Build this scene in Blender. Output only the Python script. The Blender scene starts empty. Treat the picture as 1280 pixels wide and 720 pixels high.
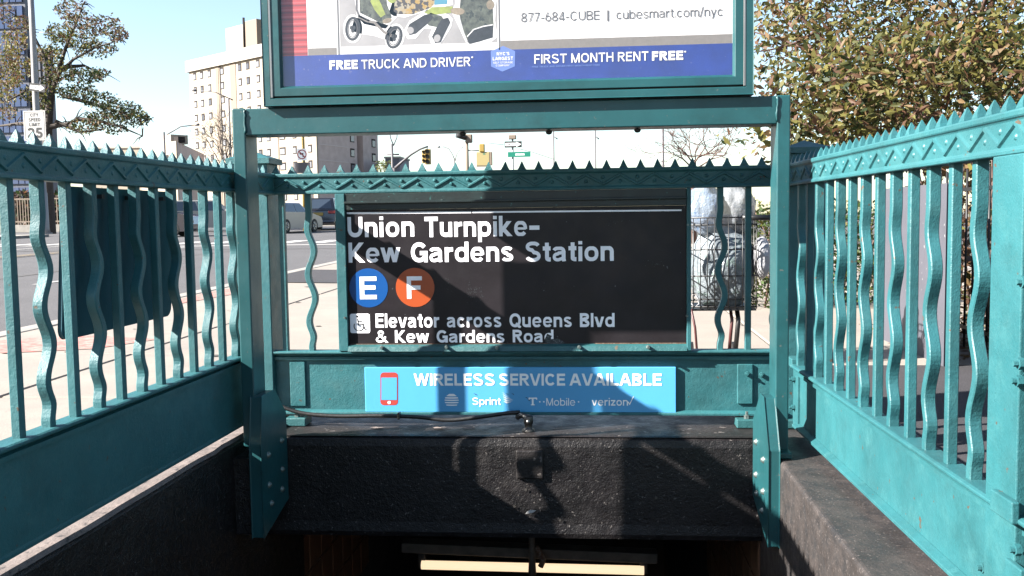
import bpy, bmesh, math, random
import numpy as np
from mathutils import Vector, Matrix
random.seed(7)
RNG = np.random.RandomState(11)
R = math.radians

# ------------------------------------------------------------------ camera
EYE = Vector((0.0, 0.0, 0.92))
F_PX, PITCH, ROLL, YAW = 1200.0, R(4.24), R(-0.81), math.atan(0.086)

def ray(x, y):
    """direction from the eye through a point of a 1280 x 720 view"""
    u, v = x - 640.0, -(y - 360.0)
    c, s = math.cos(ROLL), math.sin(ROLL)
    u, v = c * u - s * v, s * u + c * v
    cp, sp = math.cos(PITCH), math.sin(PITCH)
    X, Y, Z = u, F_PX * cp + v * sp, -F_PX * sp + v * cp
    c, s = math.cos(YAW), math.sin(YAW)
    return Vector((c * X - s * Y, s * X + c * Y, Z))

def at(x, y, Y):
    d = ray(x, y); t = Y / d.y
    return EYE + d * t

def bear(x, Y, z=0.0):
    p = at(x, 268, Y)
    return Vector((p.x, Y, z))

C = bpy.context.scene
cam = bpy.data.cameras.new('camera'); camo = bpy.data.objects.new('camera', cam)
C.collection.objects.link(camo); C.camera = camo
cam.sensor_width = 36.0; cam.lens = 36.0 * F_PX / 1280.0
cam.clip_start = 0.05; cam.clip_end = 3000
fwd = ray(640, 360).normalized()
rgt = (ray(641, 360) - ray(640, 360)).normalized()
upv = rgt.cross(fwd).normalized()
camo.matrix_world = Matrix(((rgt.x, upv.x, -fwd.x, EYE.x), (rgt.y, upv.y, -fwd.y, EYE.y), (rgt.z, upv.z, -fwd.z, EYE.z), (0, 0, 0, 1)))

# ------------------------------------------------------------------ light
SUN = Vector((1.0, 0.38, -0.63)).normalized()          # the way the light travels
w = bpy.data.worlds.new('World'); C.world = w; w.use_nodes = True
nt = w.node_tree; nt.nodes.clear()
sky = nt.nodes.new('ShaderNodeTexSky'); sky.sky_type = 'NISHITA'; sky.sun_disc = False
sky.sun_elevation = math.asin(-SUN.z); sky.sun_rotation = math.atan2(-SUN.x, -SUN.y)
sky.altitude = 10; sky.air_density = 1.0; sky.dust_density = 0.6; sky.ozone_density = 1.0
bg = nt.nodes.new('ShaderNodeBackground'); bg.inputs[1].default_value = 0.05
wo = nt.nodes.new('ShaderNodeOutputWorld')
nt.links.new(sky.outputs[0], bg.inputs[0]); nt.links.new(bg.outputs[0], wo.inputs[0])
sl = bpy.data.lights.new('sun', 'SUN'); sl.energy = 5.0; sl.angle = R(0.53); sl.color = (1.0, 0.95, 0.88)
so = bpy.data.objects.new('sun', sl); C.collection.objects.link(so)
so.rotation_euler = SUN.to_track_quat('-Z', 'Y').to_euler()
C.view_settings.view_transform = 'Standard'; C.view_settings.look = 'None'
C.view_settings.exposure = 2.5; C.view_settings.gamma = 1.0
C.render.engine = 'CYCLES'
C.cycles.max_bounces = 6; C.cycles.transparent_max_bounces = 12

# ------------------------------------------------------------------ materials
SCALE = {'sign_white': 1.12, 'poster_white': .9, 'light_blue_sign': .72, 'plain_white': 1.0, 'poster_badge_blue': .8, 'lit_tube': 1.0}       # paint reflectances were set for a darker exposure
def mat(name, col, rough=0.6, metal=0.0, var=0.0, vscale=6.0, bump=0.0, bscale=40.0, spec=0.5, col2=None, mixlo=0.45, mixhi=0.6,
        emit=None, estr=0.0, alpha=1.0, detail=6.0, bump2=None, speck=None, coat=0.0, rvar=0.0, world=False, grime=None):
    ks = SCALE.get(name, .49)
    col = tuple(c_ * ks for c_ in col); col2 = tuple(c_ * ks for c_ in col2) if col2 else None
    speck = (speck[0], speck[1], tuple(c_ * ks for c_ in speck[2])) if speck else None
    m = bpy.data.materials.new(name); m.use_nodes = True
    n, l = m.node_tree.nodes, m.node_tree.links
    b = n['Principled BSDF']
    b.inputs['Roughness'].default_value = rough; b.inputs['Metallic'].default_value = metal
    b.inputs['Specular IOR Level'].default_value = spec
    b.inputs['Coat Weight'].default_value = coat; b.inputs['Coat Roughness'].default_value = 0.12
    b.inputs['Base Color'].default_value = (*col, 1)
    tc = n.new('ShaderNodeTexCoord'); vec = tc.outputs['Object']
    if world:
        g = n.new('ShaderNodeNewGeometry'); vec = g.outputs['Position']
    cur = None
    def noise(sc, det=detail, rg=0.6):
        t = n.new('ShaderNodeTexNoise'); t.inputs['Scale'].default_value = sc; t.inputs['Detail'].default_value = det
        t.inputs['Roughness'].default_value = rg; l.new(vec, t.inputs['Vector']); return t
    def ramp(src, a, c):
        r_ = n.new('ShaderNodeMapRange'); r_.inputs[1].default_value = a; r_.inputs[2].default_value = c
        r_.clamp = True; l.new(src, r_.inputs[0]); return r_.outputs[0]
    def mix(fac, a, c):
        x = n.new('ShaderNodeMix'); x.data_type = 'RGBA'; l.new(fac, x.inputs[0])
        for s_, v in ((6, a), (7, c)):
            if isinstance(v, tuple): x.inputs[s_].default_value = (*v, 1)
            else: l.new(v, x.inputs[s_])
        return x.outputs[2]
    cur = tuple(col)
    if var > 0:
        t = noise(vscale)
        lo = tuple(max(0, c_ * (1 - var)) for c_ in col); hi = tuple(min(1, c_ * (1 + var)) for c_ in col)
        cur = mix(ramp(t.outputs[0], 0.3, 0.7), lo, hi)
    if col2 is not None:
        t = noise(vscale * 2.3, 8.0, 0.7)
        cur = mix(ramp(t.outputs[0], mixlo, mixhi), cur, tuple(col2))
    if grime is not None:
        t = noise(grime[0], 9.0, 0.75)
        cur = mix(ramp(t.outputs[0], grime[1], grime[2]), cur, tuple(c_ * ks for c_ in grime[3]))
    if speck is not None:
        sc, thr, sc_col = speck
        t = noise(sc, 2.0, 0.5)
        cur = mix(ramp(t.outputs[0], thr, thr + 0.03), cur, tuple(sc_col))
    if not isinstance(cur, tuple): l.new(cur, b.inputs['Base Color'])
    if rvar > 0:
        t = noise(vscale * 3)
        r_ = n.new('ShaderNodeMapRange'); r_.inputs[1].default_value = 0.3; r_.inputs[2].default_value = 0.7
        r_.inputs[3].default_value = max(0.03, rough - rvar); r_.inputs[4].default_value = min(1, rough + rvar)
        l.new(t.outputs[0], r_.inputs[0]); l.new(r_.outputs[0], b.inputs['Roughness'])
    if bump > 0:
        t = noise(bscale, 4.0, 0.6)
        bp = n.new('ShaderNodeBump'); bp.inputs['Strength'].default_value = 1.0; bp.inputs['Distance'].default_value = bump
        l.new(t.outputs[0], bp.inputs['Height']); last = bp
        if bump2:
            t2 = noise(bump2[1], 3.0, 0.5)
            bp2 = n.new('ShaderNodeBump'); bp2.inputs['Distance'].default_value = bump2[0]
            l.new(t2.outputs[0], bp2.inputs['Height']); l.new(bp.outputs[0], bp2.inputs['Normal']); last = bp2
        l.new(last.outputs[0], b.inputs['Normal'])
    if emit:
        b.inputs['Emission Color'].default_value = (*emit, 1); b.inputs['Emission Strength'].default_value = estr
    if alpha < 1: b.inputs['Alpha'].default_value = alpha
    return m

TEAL = (0.033, 0.170, 0.190)
M = {}
M['teal'] = mat('teal_paint', TEAL, 0.50, spec=.4, var=0.18, vscale=4, col2=(0.055, 0.21, 0.225), mixlo=.52, mixhi=.72, bump=0.0016, bscale=55, bump2=(0.0009, 260), rvar=0.08,
                world=True, speck=(36, 0.715, (0.11, 0.085, 0.06)), grime=(2.6, .50, .80, (0.022, 0.090, 0.095)))
M['teal_worn'] = mat('teal_paint_worn', (0.03, 0.145, 0.155), 0.5, var=0.2, vscale=7, bump=0.002, bscale=60, bump2=(0.001, 250),
                     speck=(17, 0.70, (0.16, 0.13, 0.09)))
M['teal_smooth'] = mat('teal_paint_smooth', (0.017, 0.108, 0.120), 0.40, spec=.4, var=0.16, vscale=3, world=True, grime=(3.5, .52, .8, (0.012, 0.062, 0.066)), speck=(75, .715, (0.12, 0.15, 0.14)), bump=0.0006, bscale=25, rvar=0.06)
M['bolt'] = mat('bolt_metal', (0.22, 0.28, 0.27), 0.4, metal=0.5, var=0.4, vscale=60, bump=0.0005, bscale=300)
M['rust'] = mat('rusty_edge', (0.20, 0.09, 0.045), 0.8, var=0.5, vscale=40, bump=0.001, bscale=150, col2=(0.32, 0.26, 0.2))
M['black_wall'] = mat('black_painted_concrete', (0.012, 0.010, 0.011), 0.46, spec=.35, var=0.5, vscale=9, bump=0.0035, bscale=60, bump2=(0.0022, 190), col2=(0.035, 0.031, 0.030), mixlo=.58, mixhi=.70,
                      speck=(85, 0.685, (0.16, 0.145, 0.135)), rvar=0.12, grime=(2.2, .5, .72, (0.030, 0.026, 0.024)))
M['black_wall_smooth'] = mat('black_painted_coping', (0.026, 0.022, 0.022), 0.50, spec=.3, var=0.6, vscale=4, bump=0.003, bscale=45, bump2=(0.0015, 160),
                             speck=(30, 0.66, (0.17, 0.15, 0.14)), rvar=0.14)
M['raw_coping'] = mat('bare_concrete_coping', (0.25, 0.20, 0.18), 0.85, var=0.3, vscale=12, bump=0.004, bscale=60, col2=(0.06, 0.05, 0.05), mixlo=0.56, mixhi=0.64)
M['grey_coping'] = mat('grey_weathered_coping', (0.050, 0.041, 0.038), 0.6, var=0.5, vscale=7, col2=(0.028, 0.026, 0.027), mixlo=.46, mixhi=.62, bump=0.003, bscale=40, bump2=(0.0015, 150),
                       speck=(110, 0.655, (0.15, 0.125, 0.115)), rvar=0.1)
M['slab'] = mat('sidewalk_slab', (0.40, 0.345, 0.290), 0.9, var=0.10, vscale=1.5, bump=0.002, bscale=90, speck=(120, 0.62, (0.30, 0.26, 0.23)), world=True,
                col2=(0.35, 0.31, 0.27), mixlo=0.4, mixhi=0.75, grime=(.55, .5, .75, (0.29, 0.255, 0.225)))
M['joint'] = mat('joint_dirt', (0.07, 0.06, 0.05), 0.95, var=0.3, vscale=9)
M['asphalt'] = mat('asphalt', (0.095, 0.089, 0.093), 0.9, var=0.16, vscale=0.5, bump=0.003, bscale=120, speck=(90, 0.60, (0.20, 0.19, 0.19)), world=True,
                   col2=(0.09, 0.085, 0.09), mixlo=0.5, mixhi=0.7, grime=(.35, .52, .66, (0.075, 0.07, 0.072)))
M['dark_asphalt'] = mat('dark_asphalt_patch', (0.034, 0.030, 0.036), 0.9, var=0.2, vscale=2, bump=0.004, bscale=110, speck=(80, 0.66, (0.10, 0.09, 0.09)), world=True)
M['kerb'] = mat('kerb_stone', (0.40, 0.37, 0.33), 0.85, var=0.2, vscale=3, bump=0.002, bscale=60)
M['white_line'] = mat('road_paint_white', (0.62, 0.60, 0.57), 0.8, var=0.1, vscale=2, world=True, col2=(0.2, 0.19, 0.19), mixlo=0.58, mixhi=0.68)
M['yellow_line'] = mat('road_paint_yellow', (0.45, 0.30, 0.10), 0.8, world=True, col2=(0.13, 0.12, 0.12), mixlo=0.45, mixhi=0.6, vscale=3)
M['red_mark'] = mat('red_spray_mark', (0.62, 0.17, 0.14), 0.9, world=True, col2=(0.42, 0.37, 0.315), mixlo=0.42, mixhi=0.62, vscale=7)
M['ground'] = mat('far_ground', (0.16, 0.15, 0.13), 0.95, var=0.3, vscale=0.1, world=True)
M['sign_black'] = mat('sign_black_enamel', (0.029, 0.024, 0.028), 0.38, spec=.22, var=0.35, vscale=4, bump=0.0003, bscale=60, rvar=0.1,
                      speck=(52, 0.745, (0.16, 0.16, 0.18)))
M['sign_white'] = mat('sign_white', (0.72, 0.71, 0.74), 0.45, var=0.03, vscale=20)
M['blue_disc'] = mat('blue_disc', (0.003, 0.11, 0.42), 0.35)
M['orange_disc'] = mat('orange_disc', (0.62, 0.105, 0.022), 0.35)
M['sky_blue'] = mat('light_blue_sign', (0.085, 0.38, 0.70), 0.4, var=0.03, vscale=5)
M['strip'] = M['slab']
M['red_icon'] = mat('red_icon', (0.62, 0.07, 0.055), 0.45)
M['scuff'] = mat('scuffed_grey', (0.045, 0.055, 0.06), 0.7, var=0.5, vscale=60, speck=(160, 0.6, (0.25, 0.25, 0.26)))
M['dark_channel'] = mat('dark_green_channel', (0.008, 0.022, 0.022), 0.45, var=0.5, vscale=14, bump=0.001, bscale=80,
                        speck=(55, 0.70, (0.04, 0.17, 0.16)))
M['rubber'] = mat('black_cable', (0.012, 0.012, 0.013), 0.5, var=0.3, vscale=10, bump=0.001, bscale=100)
M['old_metal'] = mat('old_lamp_metal', (0.13, 0.12, 0.11), 0.4, metal=0.6, var=0.5, vscale=40, bump=0.002, bscale=90)
M['white_chip'] = mat('white_chip', (0.75, 0.73, 0.7), 0.7)
M['silver'] = mat('silver_trim', (0.45, 0.44, 0.43), 0.3, metal=0.8, var=0.1)
M['dark_gasket'] = mat('dark_gasket', (0.012, 0.012, 0.012), 0.6)
M['galv'] = mat('galvanised_pole', (0.40, 0.39, 0.39), 0.5, metal=0.25, var=0.1, vscale=3, bump=0.001, bscale=30)
M['dark_pole'] = mat('dark_pole', (0.13, 0.12, 0.13), 0.6)
M['signal_yellow'] = mat('signal_yellow', (0.50, 0.33, 0.07), 0.5, var=0.1)
M['street_green'] = mat('street_sign_green', (0.01, 0.26, 0.17), 0.4)
M['black'] = mat('plain_black', (0.015, 0.015, 0.016), 0.5)
M['sign_face'] = mat('weathered_sign_face', (0.62, 0.60, 0.58), 0.6)
M['white'] = mat('plain_white', (0.78, 0.77, 0.75), 0.5)
M['red'] = mat('sign_red', (0.5, 0.04, 0.05), 0.5)
M['tube'] = mat('lit_tube', (0.9, 0.85, 0.75), 0.5, emit=(1.0, 0.74, 0.47), estr=0.20)
M['fixture'] = mat('dusty_fixture', (0.16, 0.13, 0.10), 0.7, var=0.3, vscale=15)
M['tile'] = mat('tan_wall_tile', (0.30, 0.14, 0.075), 0.35, var=0.25, vscale=4)
M['step'] = mat('stair_concrete', (0.16, 0.15, 0.14), 0.9, var=0.3, vscale=5, bump=0.003, bscale=60)
M['ceiling'] = mat('tunnel_ceiling', (0.07, 0.06, 0.055), 0.9, var=0.3, vscale=5)
M['grey_slab'] = mat('grey_painted_board', (0.105, 0.105, 0.130), 0.6, var=0.12, vscale=3, bump=0.001, bscale=30, speck=(30, 0.72, (0.4, 0.4, 0.4)))
M['panel'] = mat('dark_blue_panel', (0.014, 0.095, 0.13), 0.6, spec=.25, var=0.1, vscale=5, bump=0.0006, bscale=140)

# ------------------------------------------------------------------ helpers
COL = C.collection
class MB:
    """collects faces in the local frame of the thing they belong to"""
    def __init__(s): s.v = []; s.f = []; s.sm = []; s.mi = []; s.cur = 0
    def add(s, vs, fs, smooth=False):
        o = len(s.v); s.v += [tuple(p) for p in vs]; s.f += [tuple(i + o for i in q) for q in fs]; s.sm += [smooth] * len(fs); s.mi += [s.cur] * len(fs)
    def box(s, x0, x1, y0, y1, z0, z1):
        s.add([(x0, y0, z0), (x1, y0, z0), (x1, y1, z0), (x0, y1, z0), (x0, y0, z1), (x1, y0, z1), (x1, y1, z1), (x0, y1, z1)],
              [(0, 3, 2, 1), (4, 5, 6, 7), (0, 1, 5, 4), (1, 2, 6, 5), (2, 3, 7, 6), (3, 0, 4, 7)]); return s
    def tube(s, pts, rad, n=8, caps=True, smooth=True):
        pts = [Vector(p) for p in pts]; rr = rad if hasattr(rad, '__len__') else [rad] * len(pts)
        vs = []; fs = []; side = None
        for i, p in enumerate(pts):
            d = (pts[min(i + 1, len(pts) - 1)] - pts[max(i - 1, 0)]).normalized()
            if side is None:
                side = d.cross(Vector((0, 0, 1))) if abs(d.z) < 0.95 else d.cross(Vector((1, 0, 0)))
            side = (side - d * side.dot(d)).normalized(); up = d.cross(side)
            for k in range(n):
                a = 2 * math.pi * (k + .5) / n
                vs.append(p + (side * math.cos(a) + up * math.sin(a)) * rr[i])
        for i in range(len(pts) - 1):
            for k in range(n): fs.append((i * n + k, i * n + (k + 1) % n, (i + 1) * n + (k + 1) % n, (i + 1) * n + k))
        s.add(vs, fs, smooth)
        if caps: s.add([vs[k] for k in range(n)][::-1], [tuple(range(n))]); s.add(vs[-n:], [tuple(range(n))])
        return s
    def prism(s, poly, axis, a, b, smooth=False):
        """poly: 2-D outline; axis 'x' -> (y,z), 'y' -> (x,z), 'z' -> (x,y)"""
        def P(q, t): return {'x': (t, q[0], q[1]), 'y': (q[0], t, q[1]), 'z': (q[0], q[1], t)}[axis]
        n = len(poly)
        s.add([P(q, a) for q in poly], [tuple(range(n))]); s.add([P(q, b) for q in poly], [tuple(range(n))[::-1]])
        s.add([P(q, a) for q in poly] + [P(q, b) for q in poly], [(k, (k + 1) % n, n + (k + 1) % n, n + k) for k in range(n)], smooth)
        return s
    def lathe(s, prof, cx=0, cy=0, n=16, smooth=True):
        vs = []; fs = []
        for r_, z in prof:
            for k in range(n): a = 2 * math.pi * k / n; vs.append((cx + r_ * math.cos(a), cy + r_ * math.sin(a), z))
        for i in range(len(prof) - 1):
            for k in range(n): fs.append((i * n + k, i * n + (k + 1) % n, (i + 1) * n + (k + 1) % n, (i + 1) * n + k))
        s.add(vs, fs, smooth); return s
    def mesh(s, name, m, bevel=0.0, seg=2, fix=True):
        me = bpy.data.meshes.new(name); me.from_pydata([tuple(p) for p in s.v], [], s.f)
        for i, p in enumerate(me.polygons): p.use_smooth = s.sm[i]; p.material_index = s.mi[i]
        if fix or bevel:
            bm = bmesh.new(); bm.from_mesh(me)
            if bevel or fix: bmesh.ops.remove_doubles(bm, verts=bm.verts, dist=1e-5)
            if bevel:
                es = [e for e in bm.edges if len(e.link_faces) == 2 and e.calc_face_angle(0) > 0.5]
                bmesh.ops.bevel(bm, geom=es, offset=bevel, segments=seg, affect='EDGES', profile=0.5, clamp_overlap=True)
            bmesh.ops.recalc_face_normals(bm, faces=bm.faces); bm.to_mesh(me); bm.free()
        for q in (m if isinstance(m, (list, tuple)) else [m]): me.materials.append(M[q] if isinstance(q, str) else q)
        return me
    def build(s, name, m, parent=None, loc=(0, 0, 0), rot=None, bevel=0.0, seg=2, fix=True):
        return put(name, s.mesh(name, m, bevel, seg, fix), parent, loc, rot)

def put(name, me, parent=None, loc=(0, 0, 0), rot=None):
    o = bpy.data.objects.new(name, me); COL.objects.link(o); o.location = loc
    if rot: o.rotation_euler = rot
    if parent: o.parent = parent
    return o
def thing(name, label, cat, loc=(0, 0, 0), rz=0.0, group=None):
    o = bpy.data.objects.new(name, None); COL.objects.link(o); o.empty_display_size = 0.1
    o.location = loc; o.rotation_euler = (0, 0, rz); o['label'] = label; o['category'] = cat
    if group: o['group'] = group
    return o
def tag(o, label, cat, group=None):
    o['label'] = label; o['category'] = cat
    if group: o['group'] = group
    return o
def structure(o): o['kind'] = 'structure'; return o
def stuff(o): o['kind'] = 'stuff'; return o

def gz(y): return 0.0095 * min(max(y - 4.3, 0.0), 60.0)          # the street climbs gently away from the stair
def sheet(name, m, x0, x1, y0, y1, dz, parent=None):
    """a ground sheet following the slope"""
    ys = sorted({y0, y1} | {q for q in (4.3, 64.3) if y0 < q < y1})
    mb = MB(); vs = []; fs = []
    for y in ys: vs += [(x0, y, gz(y) + dz), (x1, y, gz(y) + dz)]
    for i in range(len(ys) - 1): fs.append((2 * i, 2 * i + 1, 2 * i + 3, 2 * i + 2))
    mb.add(vs, fs); return mb.build(name, m, parent)

# ------------------------------------------------------------------ lettering: a stroke alphabet
def arc(cx, cy, rx, ry, a0, a1, n=12, e=2.3):
    o = []
    for i in range(n + 1):
        a = R(a0 + (a1 - a0) * i / n); c, s_ = math.cos(a), math.sin(a)
        o.append((cx + rx * math.copysign(abs(c) ** (2 / e), c), cy + ry * math.copysign(abs(s_) ** (2 / e), s_)))
    return o
def ext(p, q, k=.25, both=True):
    d = (q[0] - p[0], q[1] - p[1])
    a = (p[0] - d[0] * k, p[1] - d[1] * k) if both else p
    return [a, (q[0] + d[0] * k, q[1] + d[1] * k)]
def glyph(ch, w):
    """-> advance width, strokes, lowest y, highest y (cap height = 1)"""
    h = w / 2; X = .735; lo, hi = 0, 1
    def bowl(cx, W): return dict(p=arc(cx, X / 2, W / 2 - h, X / 2 - h * .85, 90, 450, 24), f=.92)
    if ch == ' ': return .34, [], 0, 1
    if ch == 'A': W = .88; return W, [ext((h*.6, 0), (W/2 - h*.35, 1)), ext((W - h*.6, 0), (W/2 + h*.35, 1)), [(W*.22, .29 + h*.3), (W*.78, .29 + h*.3)]], 0, 1
    if ch == 'B': W = .76; return W, [[(h, 0), (h, 1)], [(h, 1-h), (W*.5, 1-h)] + arc(W*.5, .745, W*.5-h-.03, .255-h, 90, -90, 10)[1:] + [(h, .49+h*.2)], [(h, .49+h*.2), (W*.55, .49+h*.2)] + arc(W*.55, .255, W*.45-h, .255-h, 90, -90, 10)[1:] + [(h, h)]], 0, 1
    if ch == 'C': W = .88; return W, [arc(W/2, .5, W/2-h, .5-h, 38, 322, 24, 2.15)], 0, 1
    if ch == 'D': W = .84; return W, [[(h, 0), (h, 1)], [(h, 1-h), (W*.45, 1-h)] + arc(W*.45, .5, W*.55-h, .5-h, 90, -90, 14, 2.2)[1:] + [(h, h)]], 0, 1
    if ch == 'E': W = .70; return W, [[(h, 0), (h, 1)], [(h, 1-h), (W, 1-h)], [(h, .52), (W*.93, .52)], [(h, h), (W, h)]], 0, 1
    if ch == 'F': W = .66; return W, [[(h, 0), (h, 1)], [(h, 1-h), (W, 1-h)], [(h, .50), (W*.9, .50)]], 0, 1
    if ch == 'G': W = .92; return W, [arc(W/2, .5, W/2-h, .5-h, 38, 340, 24, 2.15), [(W*.54, .46), (W, .46)], [(W-h*.9, .46+h), (W-h*.9, 0)]], 0, 1
    if ch == 'H': W = .80; return W, [[(h, 0), (h, 1)], [(W-h, 0), (W-h, 1)], [(h, .52), (W-h, .52)]], 0, 1
    if ch == 'I': return w, [[(h, 0), (h, 1)]], 0, 1
    if ch == 'K': W = .86; return W, [[(h, 0), (h, 1)], ext((h, .30), (W-h*1.3, 1), .3, False), ext((w*1.25, .47), (W-h*.9, 0), .3, False)], 0, 1
    if ch == 'L': W = .64; return W, [[(h, 0), (h, 1)], [(h, h), (W, h)]], 0, 1
    if ch == 'M': W = 1.0; return W, [[(h, 0), (h, 1)], [(W-h, 0), (W-h, 1)], ext((h*1.2, 1), (W/2, 0)), ext((W-h*1.2, 1), (W/2, 0))], 0, 1
    if ch == 'N': W = .82; return W, [[(h, 0), (h, 1)], [(W-h, 0), (W-h, 1)], ext((h*1.3, 1), (W-h*1.3, 0))], 0, 1
    if ch == 'O': W = .94; return W, [arc(W/2, .5, W/2-h, .5-h, 90, 450, 28, 2.15)], 0, 1
    if ch == 'P': W = .74; return W, [[(h, 0), (h, 1)], [(h, 1-h), (W*.5, 1-h)] + arc(W*.5, .70, W*.5-h, .30-h, 90, -90, 12)[1:] + [(h, .40+h)]], 0, 1
    if ch == 'Q': W = .94; return W, [arc(W/2, .5, W/2-h, .5-h, 90, 450, 28, 2.15), [(W*.55, .27), (W*.97, -.03)]], -.05, 1
    if ch == 'R': W = .80; return W, [[(h, 0), (h, 1)], [(h, 1-h), (W*.5, 1-h)] + arc(W*.5, .72, W*.46-h, .28-h, 90, -90, 12)[1:] + [(h, .44+h)], ext((W*.5, .46), (W-h*.8, 0), .3, False)], 0, 1
    if ch == 'S': W = .84; b_ = w*.42; return W, [dict(p=arc(W/2, .745, W/2-h-.02, .255-b_, 18, 262, 18, 2.2) + arc(W/2, .275, W/2-h, .275-b_, 82, -164, 18, 2.2), f=.88)], 0, 1
    if ch == 'T': W = .78; return W, [[(W/2, 0), (W/2, 1)], [(0, 1-h), (W, 1-h)]], 0, 1
    if ch == 'U': W = .84; return W, [[(h, 1), (h, W/2)] + arc(W/2, W/2, W/2-h, W/2-h, 180, 360, 16, 2.2)[1:] + [(W-h, 1)]], 0, 1
    if ch == 'V': W = .84; return W, [ext((h*.6, 1), (W/2 - h*.3, 0)), ext((W-h*.6, 1), (W/2 + h*.3, 0))], 0, 1
    if ch == 'W': W = 1.22; return W, [ext((h*.6, 1), (W*.27, 0)), ext((W*.5, 1), (W*.27, 0)), ext((W*.5, 1), (W*.73, 0)), ext((W-h*.6, 1), (W*.73, 0))], 0, 1
    if ch == 'Y': W = .84; return W, [ext((h*.6, 1), (W/2, .42), .1), ext((W-h*.6, 1), (W/2, .42), .1), [(W/2, 0), (W/2, .45)]], 0, 1
    if ch == '2': W = .68; return W, [arc(W/2, .69, W/2-h, .31-h, 170, -35, 14) + [(h, .06+h)], [(0, h), (W, h)]], 0, 1
    if ch == '4': W = .72; return W, [[(W*.72, 0), (W*.72, 1)], [(W*.70, 1), (h*.8, .26)], [(0, .22), (W, .22)]], 0, 1
    if ch == '5': W = .68; return W, [[(W*.92, 1-h), (w*.9, 1-h), (h*1.2, .50)], arc(W/2, .32, W/2-h, .32-h, 130, -165, 18)], 0, 1
    if ch == '6': W = .68; return W, [arc(W/2, .32, W/2-h, .32-h, 90, 450, 22), [(h, .34), (W*.2, .66), (W*.6, 1.05)]], 0, 1
    if ch == '7': W = .66; return W, [[(0, 1-h), (W, 1-h)], ext((W-h, 1-h), (W*.3, 0), .1, False)], 0, 1
    if ch == '8': W = .70; return W, [arc(W/2, .745, W/2-h-.04, .255-h, 90, 450, 20), arc(W/2, .265, W/2-h, .265-h, 90, 450, 22)], 0, 1
    if ch == 'a': W = .72; q = W-h-.03; b_ = w*.36; return W+.02, [[(q, X-.20), (q, .12), (q+.03, 0)], dict(p=arc(W/2-.03, X-.22, q-(W/2-.03), .22-b_, 168, 0, 12), f=.85), dict(p=[(q, .44), (W*.45, .415)] + arc(W*.37, .415-.205+b_*.2, W*.37-h*.8, .205-b_*.8, 90, 280, 14) + [(q, .17)], f=.78)], 0, X
    if ch in 'bdgpq':
        W = .76; o = [bowl(W/2, W)]
        if ch == 'b': return W, o + [[(h, 0), (h, 1)]], 0, 1
        if ch == 'd': return W, o + [[(W-h, 0), (W-h, 1)]], 0, 1
        if ch == 'p': return W, o + [[(h, -.27), (h, X)]], -.27, X
        return W, o + [[(W-h, -.27), (W-h, X)]], -.27, X
    if ch == 'c': W = .70; return W, [arc(W/2, X/2, W/2-h, X/2-h, 38, 322, 22)], 0, X
    if ch == 'e': W = .76; b_ = w*.36; return W, [dict(p=[(w*.7, X*.50), (W-w*.4, X*.50)], f=.55), dict(p=arc(W/2, X/2, W/2-h, X/2-b_, -4, 100, 12), f=.92), dict(p=arc(W/2, X/2, W/2-h, X/2-b_, 90, 325, 22), f=.9)], 0, X
    if ch == 'i': return w, [[(h, 0), (h, X)], [(h, 1-w*.78), (h, 1)]], 0, 1
    if ch == 'k': W = .74; return W, [[(h, 0), (h, 1)], dict(p=ext((h, .20), (W-h*1.5, X), .3, False), hi=X), ext((w*1.15, .36), (W-h*1.1, 0), .3, False)], 0, 1
    if ch == 'l': return w, [[(h, 0), (h, 1)]], 0, 1
    if ch == 'm': W = 1.12; r_ = W/4; return W, [[(h, 0), (h, X)], [(h, X-.2)] + arc(h+r_-h*.5, X-.2, r_-h*.5, .2-h, 170, 0, 10) + [(W/2, 0)], [(W/2, X-.2)] + arc(W/2+r_-h*.5, X-.2, r_-h*.5, .2-h, 170, 0, 10) + [(W-h, 0)]], 0, X
    if ch == 'n': W = .70; return W, [[(h, 0), (h, X)], arc(W/2, X-.28, W/2-h, .28-h*.8, 178, 0, 14) + [(W-h, 0)]], 0, X
    if ch == 'u': W = .70; return W, [[(W-h, 0), (W-h, X)], arc(W/2, .26, W/2-h, .26-h, -5, -180, 14) + [(h, X)]], 0, X
    if ch == 'o': W = .76; return W, [bowl(W/2, W)], 0, X
    if ch == 'r': W = .44; return W, [[(h, 0), (h, X)], arc(W+.02, X-.30, W+.02-h, .30-h, 172, 90, 8)], 0, X
    if ch == 's': W = .68; b_ = w*.36; return W, [dict(p=arc(W/2, X-.20, W/2-h-.01, .20-b_, 18, 262, 14, 2.2) + arc(W/2, .20, W/2-h, .20-b_, 82, -162, 14, 2.2), f=.80)], 0, X
    if ch == 't': W = .42; return W, [[(.12+h, .94), (.12+h, .17)] + arc(.12+h+.14, .17, .14, .17-h, 180, 270, 6)[1:] + [(W, h)], [(0, X-h*.8), (W, X-h*.8)]], 0, 1
    if ch == 'v': W = .70; return W, [ext((h*.7, X), (W/2-h*.25, 0)), ext((W-h*.7, X), (W/2+h*.25, 0))], 0, X
    if ch == 'w': W = 1.02; return W, [ext((h*.7, X), (W*.28, 0)), ext((W*.5, X), (W*.28, 0)), ext((W*.5, X), (W*.72, 0)), ext((W-h*.7, X), (W*.72, 0))], 0, X
    if ch == 'y': W = .70; return W, [ext((h*.7, X), (W/2-h*.1, 0), .1), ext((W-h*.7, X), (W*.28, -.27), .1)], -.27, X
    if ch == 'z': W = .62; return W, [[(0, X-h), (W, X-h)], [(W-h, X-h), (h, h)], [(0, h), (W, h)]], 0, X
    if ch == '-': W = .40; return W, [[(0, .36), (W, .36)]], 0, 1
    if ch == '_': W = .58; return W, [[(0, .40), (W, .40)]], 0, 1
    if ch == '|': return w, [[(h, -.15), (h, 1.1)]], -.15, 1.1
    if ch == '/': W = .4; return W, [[(0, -.1), (W, 1.08)]], -.1, 1.08
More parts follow.
